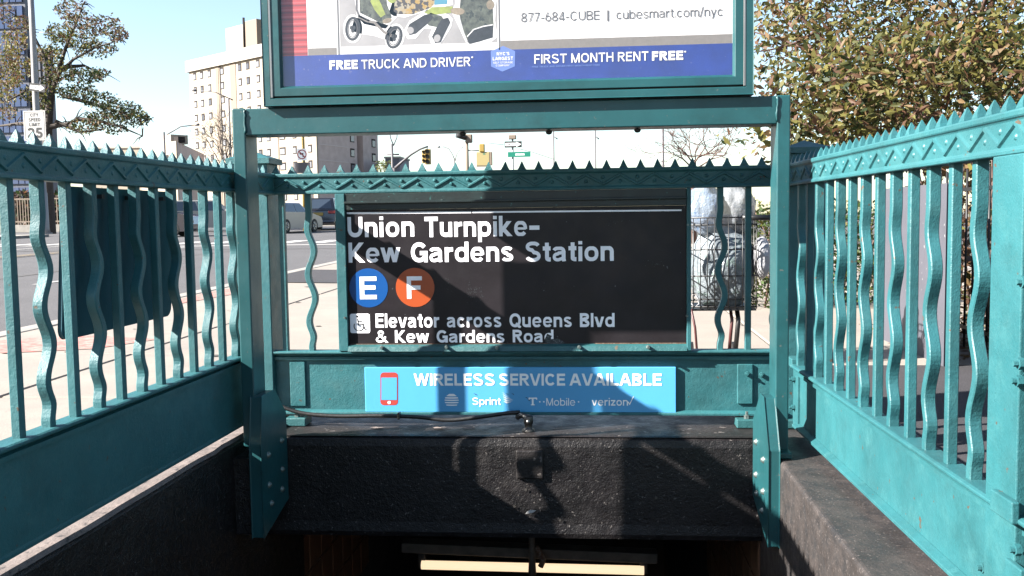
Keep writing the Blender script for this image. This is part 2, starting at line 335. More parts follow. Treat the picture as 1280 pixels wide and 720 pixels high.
    if ch == '.': return w, [[(h, 0), (h, w)]], 0, 1
    if ch == ',': return w, [[(h, -.12), (h, w)]], -.2, 1
    if ch == '~': return .26, [[(.05, .36), (.05 + w, .36)]], 0, 1
    if ch == "'": return w*.8, [[(h, .70), (h, 1)]], 0, 1
    if ch == '*': W = .22; return W, [[(.03, .9), (.19, .9)], [(.11, .82), (.11, .98)]], 0, 1.1
    if ch == '&': W = .92; b_ = w*.4; return W, [dict(p=[(W+.06, -.10), (W*.27, .70)], f=.8), dict(p=arc(W*.44, .78, .17, .22-b_, 205, -30, 14, 2), f=.72), dict(p=[(W*.60, .66), (W*.25, .46)], f=.72), dict(p=arc(W*.36, .25, W*.36-b_, .25-b_, 125, 325, 16, 2), f=.78), dict(p=[(W*.60, .10), (W*.74, .26), (W*.82, .50)], f=.72)], 0, 1
    return .5, [], 0, 1

def ribbon(mb, pts, wd, tr, z, lo, hi):
    n = len(pts)
    if n < 2: return
    closed = math.dist(pts[0], pts[-1]) < 1e-6
    offs = []
    for i in range(n):
        a = pts[i - 1] if i > 0 else (pts[-2] if closed else None)
        b = pts[i + 1] if i < n - 1 else (pts[1] if closed else None)
        p = pts[i]; ds = []
        if a: ds.append((p[0]-a[0], p[1]-a[1]))
        if b: ds.append((b[0]-p[0], b[1]-p[1]))
        ns = []
        for d in ds:
            L = math.hypot(*d) or 1e-9; ns.append((-d[1]/L, d[0]/L))
        if len(ns) == 2:
            mx, my = ns[0][0]+ns[1][0], ns[0][1]+ns[1][1]; L = math.hypot(mx, my) or 1e-9; mx /= L; my /= L
            k = 1 / max(.45, mx*ns[0][0]+my*ns[0][1])
            offs.append((mx*k*wd/2, my*k*wd/2))
        else: offs.append((ns[0][0]*wd/2, ns[0][1]*wd/2))
    for i in range(n - 1):
        p, q, o, r_ = pts[i], pts[i+1], offs[i], offs[i+1]
        poly = [(p[0]+o[0], p[1]+o[1]), (p[0]-o[0], p[1]-o[1]), (q[0]-r_[0], q[1]-r_[1]), (q[0]+r_[0], q[1]+r_[1])]
        for lim, sg in ((lo, 1), (hi, -1)):                       # trim flat at the base line and the top
            out = []
            for j in range(len(poly)):
                A, B = poly[j], poly[(j+1) % len(poly)]
                ia, ib = (A[1]-lim)*sg >= -1e-9, (B[1]-lim)*sg >= -1e-9
                if ia: out.append(A)
                if ia != ib:
                    t = (lim-A[1])/(B[1]-A[1]); out.append((A[0]+(B[0]-A[0])*t, lim))
            poly = out
            if len(poly) < 3: break
        if len(poly) >= 3: mb.add([tr(x, y, z) for x, y in poly], [tuple(range(len(poly)))])

def write(name, s, x0, x1, zb, cap, Y, m, parent, wt=.17, gap=.15, z1=None, org=None, lift=0.0006):
    """text standing on a wall that faces -y: from x0 to x1, base line zb (rising to z1), capital height cap"""
    wd = 0; items = []
    for i, ch in enumerate(s):
        a, st, lo, hi = glyph(ch, wt); items.append((wd, st, lo, hi)); wd += a + (gap if ch != ' ' else gap * .3)
    wd -= gap; sx = (x1 - x0) / wd; mb = MB(); k = 0
    if z1 is None: z1 = zb
    O = org or (0, 0, 0)
    for off, st, lo, hi in items:
        for pl in st:
            k += 1; dz = 0.00006 * (k % 5); f_ = 1.0; h_ = hi
            if isinstance(pl, dict): f_ = pl.get('f', 1.0); h_ = pl.get('hi', hi); pl = pl['p']
            def tr(x, y, z, off=off): return (x0 + (x + off) * sx - O[0], Y - lift - dz - O[1], zb + (z1 - zb) * (x + off) / wd + y * cap - O[2])
            ribbon(mb, pl, wt * f_, tr, 0, lo, h_)
    return mb.build(name, m, parent, fix=False)
def strokes(name, pls, wd, tr2, m, parent):
    mb = MB()
    for k, pl in enumerate(pls): ribbon(mb, pl, wd, lambda x, y, z, k=k: tr2(x, y, 0.00006 * (k % 5)), 0, -1e9, 1e9)
    return mb.build(name, m, parent, fix=False)
def disc(cx, cz, r_, Y, n=48): return [(cx + r_*math.cos(2*math.pi*k/n), Y, cz + r_*math.sin(2*math.pi*k/n)) for k in range(n)]
def flat(name, pts, m, parent):
    mb = MB(); mb.add(pts, [tuple(range(len(pts)))]); return mb.build(name, m, parent, fix=False)

# ------------------------------------------------------------------ ground, road, sidewalk
X_IN_L, X_IN_R, Z_L, Z_C = -1.41, 0.668, 0.068, 0.020       # stairwell inner faces, coping heights
Y_BEAM = 3.86
mb = MB()
xs = [-1500, -200, -1.9, 1.35, 200, 1500]; ys = [-1500, -60, -2.9, 5.9, 64.3, 400, 1500]
for i in range(len(xs) - 1):
    for j in range(len(ys) - 1):
        if i == 2 and j == 2: continue
        q = [(xs[i], ys[j]), (xs[i+1], ys[j]), (xs[i+1], ys[j+1]), (xs[i], ys[j+1])]
        mb.add([(a, b, gz(b) - 0.26) for a, b in q], [(0, 1, 2, 3)])
structure(mb.build('ground', 'ground'))
road = structure(sheet('road', 'asphalt', -26.0, -4.9, -60, 34, -0.11))
cross = structure(sheet('cross_road', 'asphalt', -140, 90, 34, 66, -0.106))
mb = MB()
for (x0, x1, y0, y1) in ((-26, -5.02, -60, -4.2),): pass
mb = MB(); mb.box(-11.2, -11.08, 6.0, 27.0, 0, .004)
def mark(name, m, pts, dz=-0.102):
    mb = MB(); mb.add([(x, y, gz(y) + dz) for x, y in pts], [tuple(range(len(pts)))])
    o = mb.build(name, m, road, fix=False); return o
def rect(x0, x1, y0, y1): return [(x0, y0), (x1, y0), (x1, y1), (x0, y1)]
for y in (14.0, 22.5): mark('lane_line', 'white_line', rect(-8.6, -8.48, y, y + 3.2))
for y in (15.0, 25.5): mark('lane_line', 'white_line', rect(-12.6, -12.46, y, y + 3.6))
mark('edge_line', 'white_line', rect(-17.9, -17.76, 10, 31))
mark('centre_line', 'yellow_line', rect(-14.6, -14.48, -10, 31)); mark('centre_line', 'yellow_line', rect(-14.95, -14.83, -10, 31))
mark('stop_line', 'white_line', rect(-14.2, -5.6, 29.3, 29.8))
for k in range(15):
    x = -6.4 - k * 1.25; mark('crosswalk_stripe', 'white_line', rect(x - .62, x, 31.2, 34.0))
def crack(name, pts, wd=.05):
    mb = MB()
    for (a, b), (c, d) in zip(pts, pts[1:]):
        L = math.hypot(c - a, d - b); nx, ny = -(d - b) / L * wd / 2, (c - a) / L * wd / 2
        mb.add([(a + nx, b + ny, gz(b) - .104), (a - nx, b - ny, gz(b) - .104), (c - nx, d - ny, gz(d) - .104), (c + nx, d + ny, gz(d) - .104)], [(0, 1, 2, 3)])
    return mb.build(name, 'joint', road, fix=False)
crack('tar_seam', [(-26, 27.5), (-20, 26.6), (-14, 26.9), (-5, 26.2)], .16)
crack('tar_seam', [(-9.9, 5), (-9.7, 11), (-10.1, 18), (-9.8, 29)], .05)
crack('tar_seam', [(-7.0, 8.0), (-8.4, 9.2), (-9.8, 9.4)], .03)

side = structure(sheet('sidewalk', 'joint', -4.75, -1.80, -12, 34, -0.02))
structure(sheet('sidewalk_base', 'joint', -1.80, 1.25, 5.7, 34, -0.02))
structure(sheet('sidewalk_base', 'joint', 1.25, 16, -12, 34, -0.02))
def slab(x0, x1, y0, y1, m='slab', name='paving_slab'):
    g = 0.011; za, zb = gz(y0), gz(y1); mb = MB(); q = RNG.uniform(-.003, .003)
    X0, X1, Y0, Y1 = x0 + g, x1 - g, y0 + g, y1 - g; b = .007
    v = [(X0 + b, Y0 + b, za + q), (X1 - b, Y0 + b, za + q), (X1 - b, Y1 - b, zb + q), (X0 + b, Y1 - b, zb + q),
         (X0, Y0, za + q - b), (X1, Y0, za + q - b), (X1, Y1, zb + q - b), (X0, Y1, zb + q - b),
         (X0, Y0, za - .1), (X1, Y0, za - .1), (X1, Y1, zb - .1), (X0, Y1, zb - .1)]
    f = [(0, 1, 2, 3)] + [(4 + k, 4 + (k+1) % 4, (k+1) % 4, k) for k in range(4)] + [(8 + k, 8 + (k+1) % 4, 4 + (k+1) % 4, 4 + k) for k in range(4)]
    mb.add([(x - x0, y - y0, z - za) for x, y, z in v], f)
    return mb.build(name, m, side, (x0, y0, za), fix=False)
rows = [-1.3 + 1.52 * k for k in range(17)]
for k, y in enumerate(rows):
    y1 = y + 1.52
    slab(-4.68, -3.15, y, y1); slab(-3.15, -1.62, y, y1)
    if y > 4.4:
        slab(-1.62, -0.2, y, y1); slab(-0.2, 1.2, y, y1)
        if y > 5.9:
            for x in (1.2, 2.72, 4.24): slab(x, x + 1.52, y, y1)
slab(-1.62, -0.2, 4.36, rows[4]); slab(-0.2, 1.2, 4.36, rows[4])
for x in (1.2, 2.72, 4.24): slab(x, x + 1.52, 5.80, 6.30)
mb = MB(); mb.add([(1.14, -2, .002), (5.8, -2, .002), (5.8, 5.78, .016), (1.14, 5.78, .016)], [(0, 1, 2, 3)])
mb.build('asphalt_patch', 'dark_asphalt', side)
for k in range(12):
    y0 = -2.8 + 3.0 * k; mb = MB()
    za, zb = gz(y0), gz(y0 + 3)
    x0, x1 = -4.90, -4.695
    vs = [(x0, y0 + .008, za - .3), (x1, y0 + .008, za - .3), (x1, y0 + 2.992, zb - .3), (x0, y0 + 2.992, zb - .3), (x0, y0 + .008, za + .004), (x1, y0 + .008, za + .004), (x1, y0 + 2.992, zb + .004), (x0, y0 + 2.992, zb + .004)]
    mb.add([(x - x0, y - y0, z - za) for x, y, z in vs], [(4, 5, 6, 7), (0, 1, 5, 4), (1, 2, 6, 5), (2, 3, 7, 6), (3, 0, 4, 7)])
    mb.build('kerb_stone', 'kerb', side, (x0, y0, za), bevel=.012)
def smark(name, m, pts, dz=.0065):
    mb = MB(); mb.add([(x, y, gz(y) + dz) for x, y in pts], [tuple(range(len(pts)))]); return mb.build(name, m, side, fix=False)
smark('red_spray_mark', 'red_mark', [(-4.6, 6.55), (-4.1, 6.3), (-3.55, 6.5), (-3.3, 7.0), (-3.9, 7.2), (-4.5, 7.05)])
smark('red_spray_mark', 'red_mark', [(-4.55, 9.9), (-4.35, 9.8), (-4.2, 10.8), (-4.25, 12.3), (-4.5, 12.4), (-4.6, 11.0)])
smark('repair_patch', 'dark_asphalt', [(-4.66, 12.7), (-3.3, 12.4), (-3.2, 14.9), (-4.66, 15.3)], .007)
def schip(x, y, s_):
    a0 = random.random() * 6; smark('dark_stain', 'joint', [(x + s_*math.cos(a0+a)*random.uniform(.6, 1.2), y + s_*math.sin(a0+a)*random.uniform(.6, 1.3)) for a in (0, 1.1, 2.2, 3.2, 4.3, 5.3)], .0068)
for k in range(26): schip(random.uniform(-4.5, -1.8), random.uniform(3, 14), random.uniform(.012, .05))
for k in range(10): schip(random.uniform(-1, 5), random.uniform(6, 10), random.uniform(.01, .04))
structure(sheet('back_sidewalk', 'slab', -4.75, 16, -60, -12.0, -.004)); structure(sheet('back_sidewalk', 'slab', -1.80, 1.25, -12, -3.2, -.004))
# far pavement across the road
mb = MB()
for (x0, x1, y0, y1) in ((-60, -26.0, -60, 44),):
    for a, b in ((y0, 4.3), (4.3, y1)):
        mb.add([(x0, a, gz(a) + .02), (x1, a, gz(a) + .02), (x1, b, gz(b) + .02), (x0, b, gz(b) + .02)], [(0, 1, 2, 3)])
        mb.add([(x1, a, gz(a) + .02), (x1, b, gz(b) + .02), (x1, b, gz(b) - .2), (x1, a, gz(a) - .2)], [(0, 1, 2, 3)])
far = structure(mb.build('far_sidewalk', 'kerb'))
mb = MB(); mb.box(-140, 90, 66, 70, gz(66) - .3, gz(66) + .03); structure(mb.build('far_kerb_strip', 'kerb'))
structure(sheet('far_pavement', 'kerb', -140, 90, 70, 84, -.05))

# ------------------------------------------------------------------ stairwell
t = thing('stair_wall', 'dark stair wall with a bare pale coping strip under the left railing', 'wall', (-1.447 - .178, 1.5, 0), -math.atan(.0169))
mb = MB(); mb.prism([(-.02, -3.0), (.192, -3.0), (.192, -.10), (.188, .045), (.172, .0645), (-.02, .0645)], 'y', -2.9, 2.86); mb.build('wall_face', 'black_wall', t)
mb = MB()
n = 60; top = []
for i in range(n + 1):
    y = -2.9 + 5.74 * i / n; top.append((0.182 + random.uniform(-.004, .006), y))
vs = [(-.012, y, .0745) for _, y in top] + [(x, y, .0745) for x, y in top] + [(x + .009, y, .062) for x, y in top]
fs = [(i, i + 1, n + 2 + i, n + 1 + i) for i in range(n)] + [(n + 1 + i, n + 2 + i, 2*n + 3 + i, 2*n + 2 + i) for i in range(n)]
mb.add(vs, fs); mb.build('coping_strip', 'raw_coping', t)
t = thing('stair_wall', 'grey weathered stair wall and coping under the right railing', 'wall', (0.9, 1.5, 0))
mb = MB(); mb.box(-.232, .22, -2.9, 2.86, -3.0, Z_C); mb.build('wall_block', 'grey_coping', t, bevel=.014, seg=3)
t = thing('header_beam', 'black painted concrete beam across the head of the stair', 'beam', (-.37, 4.1, 0))
mb = MB()
nx, nz = 40, 10
prof = [(3.86, -.40), (3.855, -.38), (3.86, -.34), (3.86, -.02), (3.866, .008), (3.885, .020), (4.355, .020)]
mb.prism([(p - 4.1, z) for p, z in prof] + [(4.355 - 4.1, -.40)], 'x', -1.04, 1.037)
mb.build('beam_body', 'black_wall', t)
mb = MB(); mb.prism([(3.872 - 4.1, .0195), (3.888 - 4.1, .0225), (4.35 - 4.1, .0225), (4.35 - 4.1, .0195)], 'x', -1.035, 1.035); mb.build('coping_skin', 'black_wall_smooth', t)
a = at(645, 562, 3.86); b = at(680, 598, 3.86)
mb = MB(); mb.box(a.x + .37, b.x + .37, 3.845 - 4.1, 3.865 - 4.1, b.z, a.z); mb.build('cover_plate', 'black_wall_smooth', t, bevel=.006)
for px, py in ((657, 612), (643, 633), (820, 622), (700, 650)):
    p = at(px, py, 3.855); mb = MB(); mb.add([(x + .37, y - 4.1, z) for x, y, z in disc(p.x, p.z, .006, 3.853, 8)], [tuple(range(8))]); mb.build('bolt_head', 'old_metal', t)
p = at(663, 640, 3.85)
flat('white_chip', [(p.x + .37 - .02, -.252, p.z - .008), (p.x + .37 + .01, -.252, p.z - .002), (p.x + .37 + .025, -.252, p.z + .008), (p.x + .37, -.252, p.z + .009), (p.x + .37 - .015, -.252, p.z + .002)], 'white_chip', t)
for px, py, s_ in ((548, 526, .03), (588, 527, .028), (470, 524, .03)):
    p = at(px, py, 4.0); mb = MB()
    mb.add([(p.x + .37 + s_*math.cos(a_)*random.uniform(.6, 1.3), p.y - 4.1 + s_*.5*math.sin(a_), .0245 + .004*random.random()) for a_ in (0, .9, 1.8, 2.7, 3.6, 4.5, 5.4)], [tuple(range(7))])
    mb.build('paint_flake', 'raw_coping', t)

# the tunnel below
t = thing('tunnel_walls', 'dim tan tiled walls of the passage under the beam', 'wall', (-.37, 6.5, -1.5))
mb = MB(); mb.box(-1.25, -1.04, -2.14, 3.0, -1.5, 1.38); mb.box(1.037, 1.25, -2.14, 3.0, -1.5, 1.38); mb.box(-1.25, 1.25, 3.0, 3.2, -1.5, 1.38)
mb.build('backing', 'joint', t)
tm = MB().box(0, .012, -.095, .095, -.095, .095).mesh('tile', 'tile', bevel=.003, seg=1)
for sx, xx in ((1, -1.043), (-1, 1.040)):
    for j in range(9):
        for k in range(4):
            put('tile', tm, t, (xx, -2.5 + .2 * j, 1.0 - .2 * k), (0, 0, 0 if sx > 0 else math.pi))
c = MB(); c.box(-1.6, 1.2, 4.355, 9.6, -.56, -.18); structure(c.build('tunnel_ceiling', 'ceiling'))
mb = MB()
for k in range(20):
    y0 = -2.6 + .29 * k; z = -.02 - .172 * k
    mb.box(-1.41, .668, y0, y0 + .29, z - .5, z)
st = structure(mb.build('stairs', 'step'))
mb = MB(); mb.box(-1.9, 1.35, -3.2, -2.9, -.5, -.01); structure(mb.build('stair_landing', 'slab'))
mb = MB(); mb.box(-1.6, 1.2, 3.2, 9.6, -3.6, -3.44); structure(mb.build('tunnel_floor', 'step'))
t = thing('tube_light', 'lit fluorescent tube on a dusty fixture under the beam', 'light', (-.33, 4.62, -.56))
a, b = at(527, 706, 4.6), at(805, 713, 4.6)
mb = MB().tube([(a.x + .33, -.02, a.z + .56), (b.x + .33, -.02, b.z + .56)], .022, 14); mb.build('tube', 'tube', t)
mb = MB(); mb.box(-.63, .63, -.03, .06, -.195, -.145); mb.build('fixture_tray', 'fixture', t, rot=(0, R(1.6), 0), bevel=.005)
for x, z in ((a.x + .33, a.z + .56), (b.x + .33, b.z + .56)):
    mb = MB(); mb.box(x - .018, x + .018, -.02, .03, z - .02, z + .06); mb.build('end_cap', 'dark_gasket', t, bevel=.004)
p = at(665, 690, 4.5)
mb = MB().tube([(p.x + .33, -.12, .0), (p.x + .33, -.12, -.16), (p.x + .33, -.12, -.24)], [.014, .016, .020], 12); mb.build('conduit', 'fixture', t)
mb = MB().tube([(p.x + .35, -.12, -.1), (p.x + .385, -.12, -.17), (p.x + .37, -.12, -.2)], .014, 10); mb.build('elbow', 'rust', t)

# ------------------------------------------------------------------ railings
class Frame:
    """s runs along the railing, u points into the stairwell, z is up"""
    def __init__(s, kind): s.k = kind
    def p(s, a, u, z):
        return {'L': (u, a, z), 'R': (-u, a, z), 'B': (a, -u, z)}[s.k]
    def conv(s, mb):
        mb.v = [s.p(*q) for q in mb.v]; return mb
def sprism(mb, poly, s0, s1):        # outline in (u, z) pulled along s
    n = len(poly)
    mb.add([(s0, u, z) for u, z in poly] + [(s1, u, z) for u, z in poly], [(k, (k+1) % n, n + (k+1) % n, n + k) for k in range(n)])
    mb.add([(s0, u, z) for u, z in poly], [tuple(range(n))]); mb.add([(s1, u, z) for u, z in poly], [tuple(range(n))[::-1]])
RB, RT = 1.030, 1.119
def rail_mb(s0, s1):
    mb = MB(); sprism(mb, [(-.024, RB), (.030, RB), (.030, RB + .010), (.024, RB + .014), (.024, RT - .020), (.031, RT - .015), (.031, RT - .003), (.028, RT), (-.024, RT)], s0, s1); return mb
def relief_mb(s0, s1, dots=True, ph=0, dh=.031):
    mb = MB(); per = .143; lo, hi = RB + .022, RT - .027; u0, u1 = .0235, .0295
    k = 0; a = s0 + .015 + ph
    while a + per / 2 < s1 - .01:
        up = k % 2 == 0; z0, z1 = (lo, hi) if up else (hi, lo); b = a + per / 2
        L = math.hypot(per / 2, hi - lo); nx, nz = -(z1 - z0) / L * .0065, (per / 2) / L * .0065
        vs = []
        for u in (u0, u1):
            kk = 1 if u == u0 else .45
            vs += [(a + nx*kk, u, z0 + nz*kk), (a - nx*kk, u, z0 - nz*kk), (b - nx*kk, u, z1 - nz*kk), (b + nx*kk, u, z1 + nz*kk)]
        mb.add(vs, [(4, 5, 6, 7), (0, 1, 5, 4), (1, 2, 6, 5), (2, 3, 7, 6), (3, 0, 4, 7)])
        if dots:
            c_, zc = b, (lo + .012 if z1 == hi else hi - .012); r_ = .0085; ring = [(c_ + r_*math.cos(q), u0, zc + r_*math.sin(q)) for q in [i * math.pi / 4 for i in range(8)]]
            mb.add(ring + [(c_ + .004*math.cos(q), dh, zc + .004*math.sin(q)) for q in [i * math.pi / 4 for i in range(8)]], [(i, (i+1) % 8, 8 + (i+1) % 8, 8 + i) for i in range(8)] + [tuple(range(8, 16))])
        a = b; k += 1
    return mb
def spike_mb():
    mb = MB(); pr = [(.0195, 0), (.0155, .006), (.0105, .015), (.006, .026), (.001, .037)]; n = 4; vs = []; fs = []
    for hw, z in pr:
        d = min(.012, hw); vs += [(-hw, -d, z), (hw, -d, z), (hw, d, z), (-hw, d, z)]
    for i in range(len(pr) - 1):
        for k in range(4): fs.append((i*4 + k, i*4 + (k+1) % 4, i*4 + 4 + (k+1) % 4, i*4 + 4 + k))
    fs.append((16, 17, 18, 19)); mb.add(vs, fs); return mb
def wave(t_):
    ss = lambda a, b, x: (lambda q: q * q * (3 - 2 * q))(min(1, max(0, (x - a) / (b - a))))
    return ss(.08, .30, t_) * (1 - ss(.86, .97, t_)) * (.005 + .0145 * math.sin(2 * math.pi * (t_ - .285) / .30))
def bar_mb(z0, z1, wavy, sg=1, hw=.0125, hd=.0125):
    mb = MB(); n = 64 if wavy else 1; vs = []; fs = []
    for i in range(n + 1):
        q = i / n; z = z1 + (z0 - z1) * q; d = wave(q) * sg if wavy else 0
        vs += [(d - hw, -hd, z), (d + hw, -hd, z), (d + hw, hd, z), (d - hw, hd, z)]
    for i in range(n):
        for k in range(4): fs.append((i*4 + k, i*4 + (k+1) % 4, i*4 + 4 + (k+1) % 4, i*4 + 4 + k))
    mb.add(vs, fs); return mb
def bolt_on(fr, name, s_, u, z, parent, r_=.011, h=.016, m='teal'):
    mb = MB(); n = 6
    for rr, ua, ub in ((r_, 0, h * .55), (r_ * .5, h * .55, h)):
        ring = [(rr*math.cos(2*math.pi*k/n + .3), rr*math.sin(2*math.pi*k/n + .3)) for k in range(n)]
        mb.add([(a, ua, b) for a, b in ring] + [(a, ub, b) for a, b in ring], [(k, (k+1) % n, n + (k+1) % n, n + k) for k in range(n)] + [tuple(range(n, 2*n))])
    fr.conv(mb); return mb.build(name, m, parent, fr.p(s_, u, z))
def railing(kind, label, loc, rz, s0, s1, zc, zl, bars, sg, apron0=None, apron1=None, fu=.026):
    fr = Frame(kind); t = thing('railing', label, 'railing', loc, rz)
    mt = 'teal'
    fr.conv(rail_mb(s0, s1)).build('top_rail', mt, t, bevel=.002, seg=1)
    fr.conv(relief_mb(s0, s1, ph=0, dh=.031 if kind == 'B' else .0272)).build('zigzag_relief', mt, t)
    sm = fr.conv(spike_mb()).mesh('spike', mt)
    n = int((s1 - s0) / .0715)
    for k in range(n): put('spike', sm, t, fr.p(s0 + .03 + .0715 * k, 0, RT - .001), (0, R(random.uniform(-2, 2)), 0))
    z0 = zl - .004
    ms = fr.conv(bar_mb(z0, RB + .004, False)).mesh('bar', mt, bevel=.0025, seg=1); mw = fr.conv(bar_mb(z0, RB + .004, True, sg, .0125, .0145)).mesh('wavy_bar', mt, bevel=.0025, seg=1)
    for s_, wv in bars: put('wavy_bar' if wv else 'bar', mw if wv else ms, t, fr.p(s_, 0, 0))
    a0, a1 = apron0 if apron0 is not None else s0, apron1 if apron1 is not None else s1
    mb = MB(); sprism(mb, [(-.012, zc + .003), (.002, zc + .003), (.002, zl - .014), (-.012, zl - .014)], a0, a1); fr.conv(mb).build('kick_panel', mt, t)
    mb = MB(); sprism(mb, [(-.028, zl - .014), (.030, zl - .014), (.034, zl - .010), (.034, zl - .003), (.026, zl), (-.028, zl)], a0, a1); fr.conv(mb).build('lower_rail', mt, t, bevel=.0015, seg=1)
    mb = MB(); sprism(mb, [(.004, zl - .040), (.016, zl - .040), (.016, zl - .028), (.004, zl - .024)], a0, a1); fr.conv(mb).build('lower_bead', mt, t)
    mb = MB(); sprism(mb, [(-.020, zc - .006), (fu, zc - .006), (fu, zc + .004), (min(fu, .006) - .002, zc + .012), (-.020, zc + .012)], a0, a1); fr.conv(mb).build('bottom_flange', mt, t, bevel=.0012, seg=1)
    return t, fr
YB = 4.10
# left: x = -1.472 + .0169 y
Lx = lambda y: -1.472 + .0169 * y
Rx = lambda y: .906 - .0229 * y
bl = []
for k in range(18):
    y = 3.65 - .1273 * k
    if y > 1.5: bl.append((y - YB, k % 2 == 0))
TL, FL = railing('L', 'left green railing with wavy bars and a dark blue sheet hung on its outside', (Lx(YB), YB, 0), -math.atan(.0169), 1.2 - YB, 4.07 - YB, .105, .388, bl, 1.2, None, 3.80 - YB, fu=.004)
br = []
for k in range(13): 
    y = 2.22 + .1385 * k; br.append((y - YB, k % 2 == 0))
for k in range(1, 5): br.append((2.03 - .14 * k - YB, k % 2 == 1))
TR, FRr = railing('R', 'right sunlit green railing with wavy bars and a wide flat post', (Rx(YB), YB, 0), math.atan(.0229), 1.2 - YB, 4.07 - YB, .066, .313, br, -1.15, None, 3.90 - YB)
bb = [(-1.354, 0), (-1.236, 1), (.528, 1), (.644, 0), (.755, 1)]
TB, FB = railing('B', 'far green railing across the head of the stair framing the station sign', (-.31, YB, 0), 0, -1.405 + .31, .80 + .31, .073, .347, [(x + .31, bool(q)) for x, q in bb], 1)
# end stiles, posts, brackets, bolts on them
mb = MB(); mb.box(3.765 - YB, 3.80 - YB, -.02, .02, .10, RB); FL.conv(mb).build('end_stile', 'teal', TL, bevel=.002, seg=1)
mb = MB(); mb.box(3.70 - YB, 3.83 - YB, -.03, .05, .392, .425); FL.conv(mb).build('corner_bracket', 'teal', TL, bevel=.004)
bolt_on(FL, 'bolt', 3.72 - YB, .05, .41, TL); bolt_on(FL, 'bolt', 3.68 - YB, .034, .40, TL, .014, .02)
mb = MB(); mb.box(1.950 - YB, 2.090 - YB, -.035, .030, Z_C, RB); FRr.conv(mb).build('flat_post', 'teal', TR, bevel=.003)
mb = MB(); mb.box(1.80 - YB, 1.93 - YB, -.030, .012, Z_C, RB); FRr.conv(mb).build('flat_post', 'teal', TR, bevel=.003)
mb = MB(); mb.box(1.93 - YB, 2.03 - YB, .030, .046, .30, .345); FRr.conv(mb).build('strap', 'teal', TR, bevel=.003)
mb = MB(); mb.box(1.90 - YB, 1.97 - YB, .026, .040, .12, .22); FRr.conv(mb).build('strap', 'teal', TR, bevel=.003)
for y, z in ((1.93, .78), (1.935, .62), (1.94, .585), (1.935, .175), (2.14, .135), (1.93, .25)): bolt_on(FRr, 'bolt', y - YB, .028 if y < 2.1 else .002, z, TR, .012, .02)
# bits at the right corner
mb = MB(); mb.box(3.90 - YB, 4.0 - YB, -.02, .03, .30, .335); FRr.conv(mb).build('corner_bracket', 'teal', TR, bevel=.003)
mb = MB(); mb.box(3.875 - YB, 3.955 - YB, -.02, .012, .055, .325); FRr.conv(mb).build('end_stile', 'teal', TR, bevel=.003)
for z in (.135, .25): bolt_on(FRr, 'bolt', 3.92 - YB, .014, z, TR, .011, .02)
for z in (.24, .12): bolt_on(FB, 'bolt', .700 + .31, .004, z, TB, .010, .018)
mb = MB(); mb.box(.600 + .31, .665 + .31, .002, .012, .115, .285); FB.conv(mb).build('joint_plate', 'teal', TB, bevel=.003)
for z in (.245,): bolt_on(FB, 'bolt', .640 + .31, .012, z, TB, .010, .018)
for x in (.635, -1.30, .79): 
    mb = MB(); mb.box(x - .045 + .31, x + .045 + .31, -.02, .075, Z_C + .004, Z_C + .040); FB.conv(mb).build('foot_plate', 'teal_worn', TB, bevel=.004)
    mb = MB().lathe([(.012, 0), (.012, .014), (.006, .015), (.006, .03), (0, .03)], n=6, smooth=False); mb.build('bolt', 'bolt', TB, FB.p(x + .31, .045, Z_C + .04))
mb = MB(); mb.box(-1.34 + .31, -1.27 + .31, .002, .010, .10, .30); FB.conv(mb).build('joint_plate', 'teal', TB, bevel=.003)
# corner posts
for nm, x0, x1 in (('green corner post of the railing at the left of the sign', -1.565, -1.405), ('green corner post of the railing at the right of the sign', .800, .955)):
    t = thing('corner_post', nm, 'post', ((x0 + x1) / 2, 4.14, 0)); h = (x1 - x0) / 2
    mb = MB(); mb.box(-h, h, -.075, .075, -.02, 1.165); mb.build('shaft', 'teal', t, bevel=.004)
    mb = MB(); q = h + .016; mb.box(-q, q, -.09, .09, 1.165, 1.188)
    mb.add([(-q, -.09, 1.188), (q, -.09, 1.188), (q, .09, 1.188), (-q, .09, 1.188), (0, 0, 1.222)], [(0, 1, 4), (1, 2, 4), (2, 3, 4), (3, 0, 4)])
    mb.build('cap', 'teal', t)
# sheet hung outside the left bars
t = thing('hung_sheet', 'dark blue rounded sheet hung outside the left railing bars', 'sheet', (-1.472, 2.905, .805))
Y0, Y1, r_ = -.350, .345, .03; zt, zb = .215, -.212; n = 8
poly = []
for cy, cz, a0 in ((Y1 - r_, zt - r_, 0), (Y0 + r_, zt - r_, 90), (Y0 + r_, zb + r_, 180), (Y1 - r_, zb + r_, 270)):
    for i in range(n + 1): a = R(a0 + 90 * i / n); poly.append((cy + r_*math.cos(a), cz + r_*math.sin(a)))
mb = MB().prism(poly, 'x', -.012, 0.0); o_ = mb.build('sheet_face', 'panel', t, bevel=.003); o_.rotation_euler = (0, R(4), 0)
for y in (-.2, 0, .2): mb = MB(); mb.box(.010, .045, y - .008, y + .008, zt - .030, zt - .018); mb.build('hanging_clip', 'dark_gasket', t)

